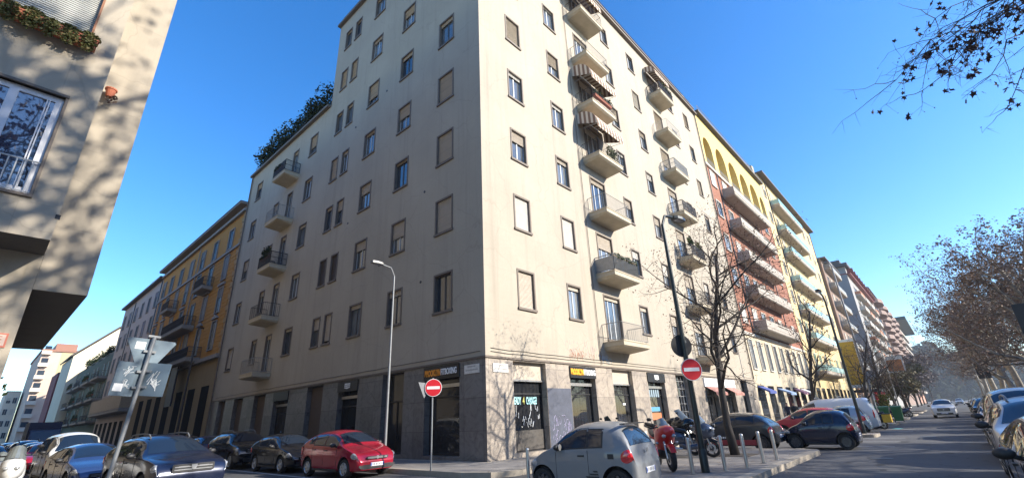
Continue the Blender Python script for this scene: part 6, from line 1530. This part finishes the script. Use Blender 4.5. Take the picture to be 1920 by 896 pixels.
def person(label, loc, rz, jacket, trousers, stride=.25, hair=(.03,.02,.015)):
    t = thing('person', label, 'person', loc, rz, None)
    V = []; Rr = []; Ed = []
    def v(p, r, par=None):
        V.append(p); Rr.append(r)
        if par is not None: Ed.append((par, len(V)-1))
        return len(V)-1
    pel = v((0,0,.95), .15); ch = v((0,0,1.15), .15, pel); sh = v((0,0,1.38), .16, ch); nk = v((0,0,1.50), .065, sh); hb = v((.01,0,1.58), .085, nk); hd = v((.02,0,1.68), .092, hb); ht = v((.01,0,1.74), .06, hd)
    for sg in (1,-1):
        hp = v((0,sg*.10,.90), .10, pel); kn = v((stride*.5*sg+.03,sg*.10,.49), .065, hp); an = v((stride*sg,sg*.10,.09), .045, kn); v((stride*sg+.16,sg*.11,.04), .035, an)
        s_ = v((0,sg*.19,1.40), .065, sh); el = v((-stride*.3*sg-.02,sg*.25,1.12), .05, s_); wr = v((-stride*.5*sg+.08,sg*.25,.90), .036, el); hn = v((-stride*.5*sg+.10,sg*.25,.83), .034, wr)
        for k in range(4): v((-stride*.5*sg+.13+.004*k,sg*(.25-.025+.016*k),.755-.004*abs(k-1.5)), .009, hn)
        v((-stride*.5*sg+.14,sg*.215,.80), .010, hn)
    me = bpy.data.meshes.new('body'); me.from_pydata(V, Ed, []); o = bpy.data.objects.new('body', me); COL.objects.link(o)
    sk = o.modifiers.new('s', 'SKIN'); sb = o.modifiers.new('u', 'SUBSURF'); sb.levels = sb.render_levels = 2
    for i, r_ in enumerate(Rr): me.skin_vertices[0].data[i].radius = (r_, r_*1.0 if i > 2 else r_*1.25)
    me.skin_vertices[0].data[0].use_root = True
    dg = bpy.context.evaluated_depsgraph_get(); dg.update(); m2_ = bpy.data.meshes.new_from_object(o.evaluated_get(dg)); o.modifiers.clear(); o.data = m2_; o.parent = t
    m2_.materials.clear()
    for m_ in (jacket, trousers, M_skin, M_dark): m2_.materials.append(m_)
    for p in m2_.polygons:
        c = p.center; p.use_smooth = True
        p.material_index = 2 if (c.z > 1.49 or (abs(c.y) > .2 and c.z < .89)) else (0 if c.z > .86 else (3 if c.z < .1 else 1))
    mb = MB(); mb.blob((-.01,0,1.72), (.105,.095,.085), 10); mb.blob((-.05,0,1.66), (.07,.09,.10), 10); mb.build('hair', mat('dark hair', hair, .7), t, smooth=True)
    mb = MB(); mb.blob((.115,0,1.655), (.018,.014,.022), 6); mb.build('nose', M_skin, t, smooth=True)
    mb = MB(); mb.box(-.16,.17,-.20,.20,.0,.0); 
    return t
J1 = worn('navy coat', (.02,.025,.05), .8); J2 = worn('black coat', (.015,.015,.018), .8); J3 = worn('brown coat', (.12,.06,.04), .8); TR = worn('dark trousers', (.03,.03,.035), .8)
person('person in a navy coat walking before the blue awning shop', (49.8, 11.4, .15), R(190), J1, TR)
person('person in a black coat standing by the pavement behind the navy two seater', (43.2, 9.4, .15), R(200), J2, TR, .1)
person('person in a brown coat at the right of the person in black', (48.0, 9.6, .15), R(150), J3, TR, .2)
# red awning kiosk beyond the van
t = thing('market_stall', 'dark roofed pavement stall hung with red cloth beyond the white panel van', 'stall', (92,9.2,.15))
mb = MB(); mb.box(-5,5,-1.6,1.6,3.0,3.3); mb.build('roof', M_dark, t)
for x in (-4.8,-1.6,1.6,4.8):
    mb = MB(); mb.box(x-.06,x+.06,-1.5,-1.38,0,3.0); mb.build('post', M_irong, t)
mb = MB(); rn = random.Random(6)
for k in range(16): x = -4.6+k*.58; mb.box(x, x+.42, -1.3+rn.uniform(-.2,.2), -1.2+.3, 1.2+rn.uniform(0,.4), 2.9)
mb.build('hanging_cloth', worn('red cloth', (.42,.03,.05), .9), t)
mb = MB(); mb.box(-4.7,4.7,.6,1.5,0,.95); mb.build('counter', M_dark, t)
# dark square sign back on the right edge and one down the avenue
t = thing('road_sign', 'dark sign back at the right edge in front of the plane tree', 'road sign', (37.0,-4.35,.13)); mb = MB(); mb.tube([(0,0,0),(0,0,6.2)], .05, 10); mb.build('pole', M_galv, t)
mb = MB(); mb.box(-.03,.0,-.6,.6,4.6,6.2); mb.build('sign_panel', M_black, t)
t = thing('road_sign', 'dark square sign back under the trees far down the avenue', 'road sign', (95,-4.2,.13)); mb = MB(); mb.tube([(0,0,0),(0,0,5.6)], .06, 8); mb.build('pole', M_galv, t); mb = MB(); mb.box(-.03,0,-.7,.7,4.0,6.0); mb.build('sign_panel', M_black, t)

# aerials, litter and manhole covers
def aerial(loc, lb, h=2.2):
    t = thing('roof_aerial', lb, 'aerial', loc, .4, 'aerials on the roofs'); mb = MB(); mb.tube([(0,0,0),(0,0,h)], .025, 5); mb.build('mast', M_irong, t)
    mb = MB(); mb.tube([(-.6,0,h-.2),(.6,0,h-.2)], .015, 4)
    for k in range(6): x = -.55+.2*k; mb.tube([(x,-.35+.03*k,h-.2),(x,.35-.03*k,h-.2)], .01, 4)
    mb.build('antenna', M_irong, t)
for k, (x, y, z, lb) in enumerate(((58,CY+1,ztp+.3,'aerial at the near end of the brick block roof'),(66,CY+1,ztp+.3,'aerial at the middle of the brick block roof'),(88,CY+1,37.9,'aerial on the cream yellow block roof'),(112,CY+1,37.9,'aerial at the far end of the cream yellow block roof'),(CX+1,60,23.5,'aerial on the ochre block roof'),(CX+1,92,22.9,'aerial on the lilac block roof'),(160,GY+2,39.2,'aerial on the grey tower roof'))): aerial((x,y,z), lb)
mb = MB(); rn = random.Random(12)
for i in range(1500):
    x, y, z = (rn.uniform(11.6,21), rn.choice([rn.gauss(8.6,.3), rn.uniform(4.3,8.7)]), .158) if i % 2 else (rn.uniform(11,60), rn.choice([rn.gauss(3.85,.08), rn.gauss(4.3,.4), rn.uniform(9,10.5)]), .008)
    if i % 5 == 0: x, y, z = rn.uniform(11,40), rn.gauss(11.1,.4), .158
    if i % 2 == 0 and z < .1 and (11.3 < x < 21.4 or y > 10.4) and y > 3.98: continue
    a = rn.uniform(0,6.28); s_ = rn.uniform(.02,.05); mb.face([(x+s_*math.cos(a+k*1.57)*(1 if k % 2 else .55), y+s_*math.sin(a+k*1.57)*(1 if k % 2 else .55), z+rn.uniform(0,.012)) for k in range(4)])
o = mb.build('fallen_leaves', M_leafb); o['kind'] = 'stuff'; o['label'] = 'dry fallen leaves scattered along the kerbs and pavement'; o['category'] = 'leaves'
for k, (x, y) in enumerate(((19.5,2.2),(31,1.4))):
    mb = MB(); mb.lathe([(.33,.001),(.33,.007),(.31,.009),(.001,.009)], 24, 'z', (x,y,0)); o = struct(mb.build('manhole_cover', worn('cast iron cover', (.06,.06,.06), .5, .5)))
# ------------------------------------------------------------------ haze
mb = MB(); mb.box(-160, 760, -230, 420, -1.2, 75)
hz = mb.build('haze', None); hz['kind'] = 'stuff'; hz['label'] = 'thin winter haze over the streets'; hz['category'] = 'haze'
hm = bpy.data.materials.new('winter haze'); hm.use_nodes = True; hm.node_tree.nodes.clear()
pvn = hm.node_tree.nodes.new('ShaderNodeVolumePrincipled'); on_ = hm.node_tree.nodes.new('ShaderNodeOutputMaterial'); hm.node_tree.links.new(pvn.outputs[0], on_.inputs['Volume'])
pvn.inputs['Color'].default_value = (.80,.88,1,1); pvn.inputs['Density'].default_value = .0003; pvn.inputs['Anisotropy'].default_value = .3
hz.data.materials.clear(); hz.data.materials.append(hm)
# leaning sign with the backs facing the camera
SIGN_T.location = (1.60, 10.25, 0); ln = Vector((.20, -.20, 3.3)).normalized()
SIGN_T.rotation_mode = 'QUATERNION'; SIGN_T.rotation_quaternion = ln.to_track_quat('Z', 'X') @ Vector((1,0,0)).to_track_quat('X', 'Z').inverted() if False else Vector((0,0,1)).rotation_difference(ln)
mb = MB(); mb.tube([(0,0,-.05),(0,0,3.25)], .032, 14); mb.build('pole', M_galv, SIGN_T)
back_sign(SIGN_T, [(-.36,.05),(-.33,.08),(.33,.08),(.36,.05),(.03,-.56),(-.03,-.56)], 3.13, R(3), 0, .04, [(-.22,-.08,-.10,.02)])
back_sign(SIGN_T, [(-.38,-.27),(-.005,-.27),(-.005,.27),(-.38,.27)], 2.53, R(22), -.01, .04, [(-.35,-.21,-.2,-.08)], 5)
back_sign(SIGN_T, [(.005,-.27),(.36,-.27),(.36,.27),(.005,.27)], 2.55, R(-30), .01, .04, (), 9)
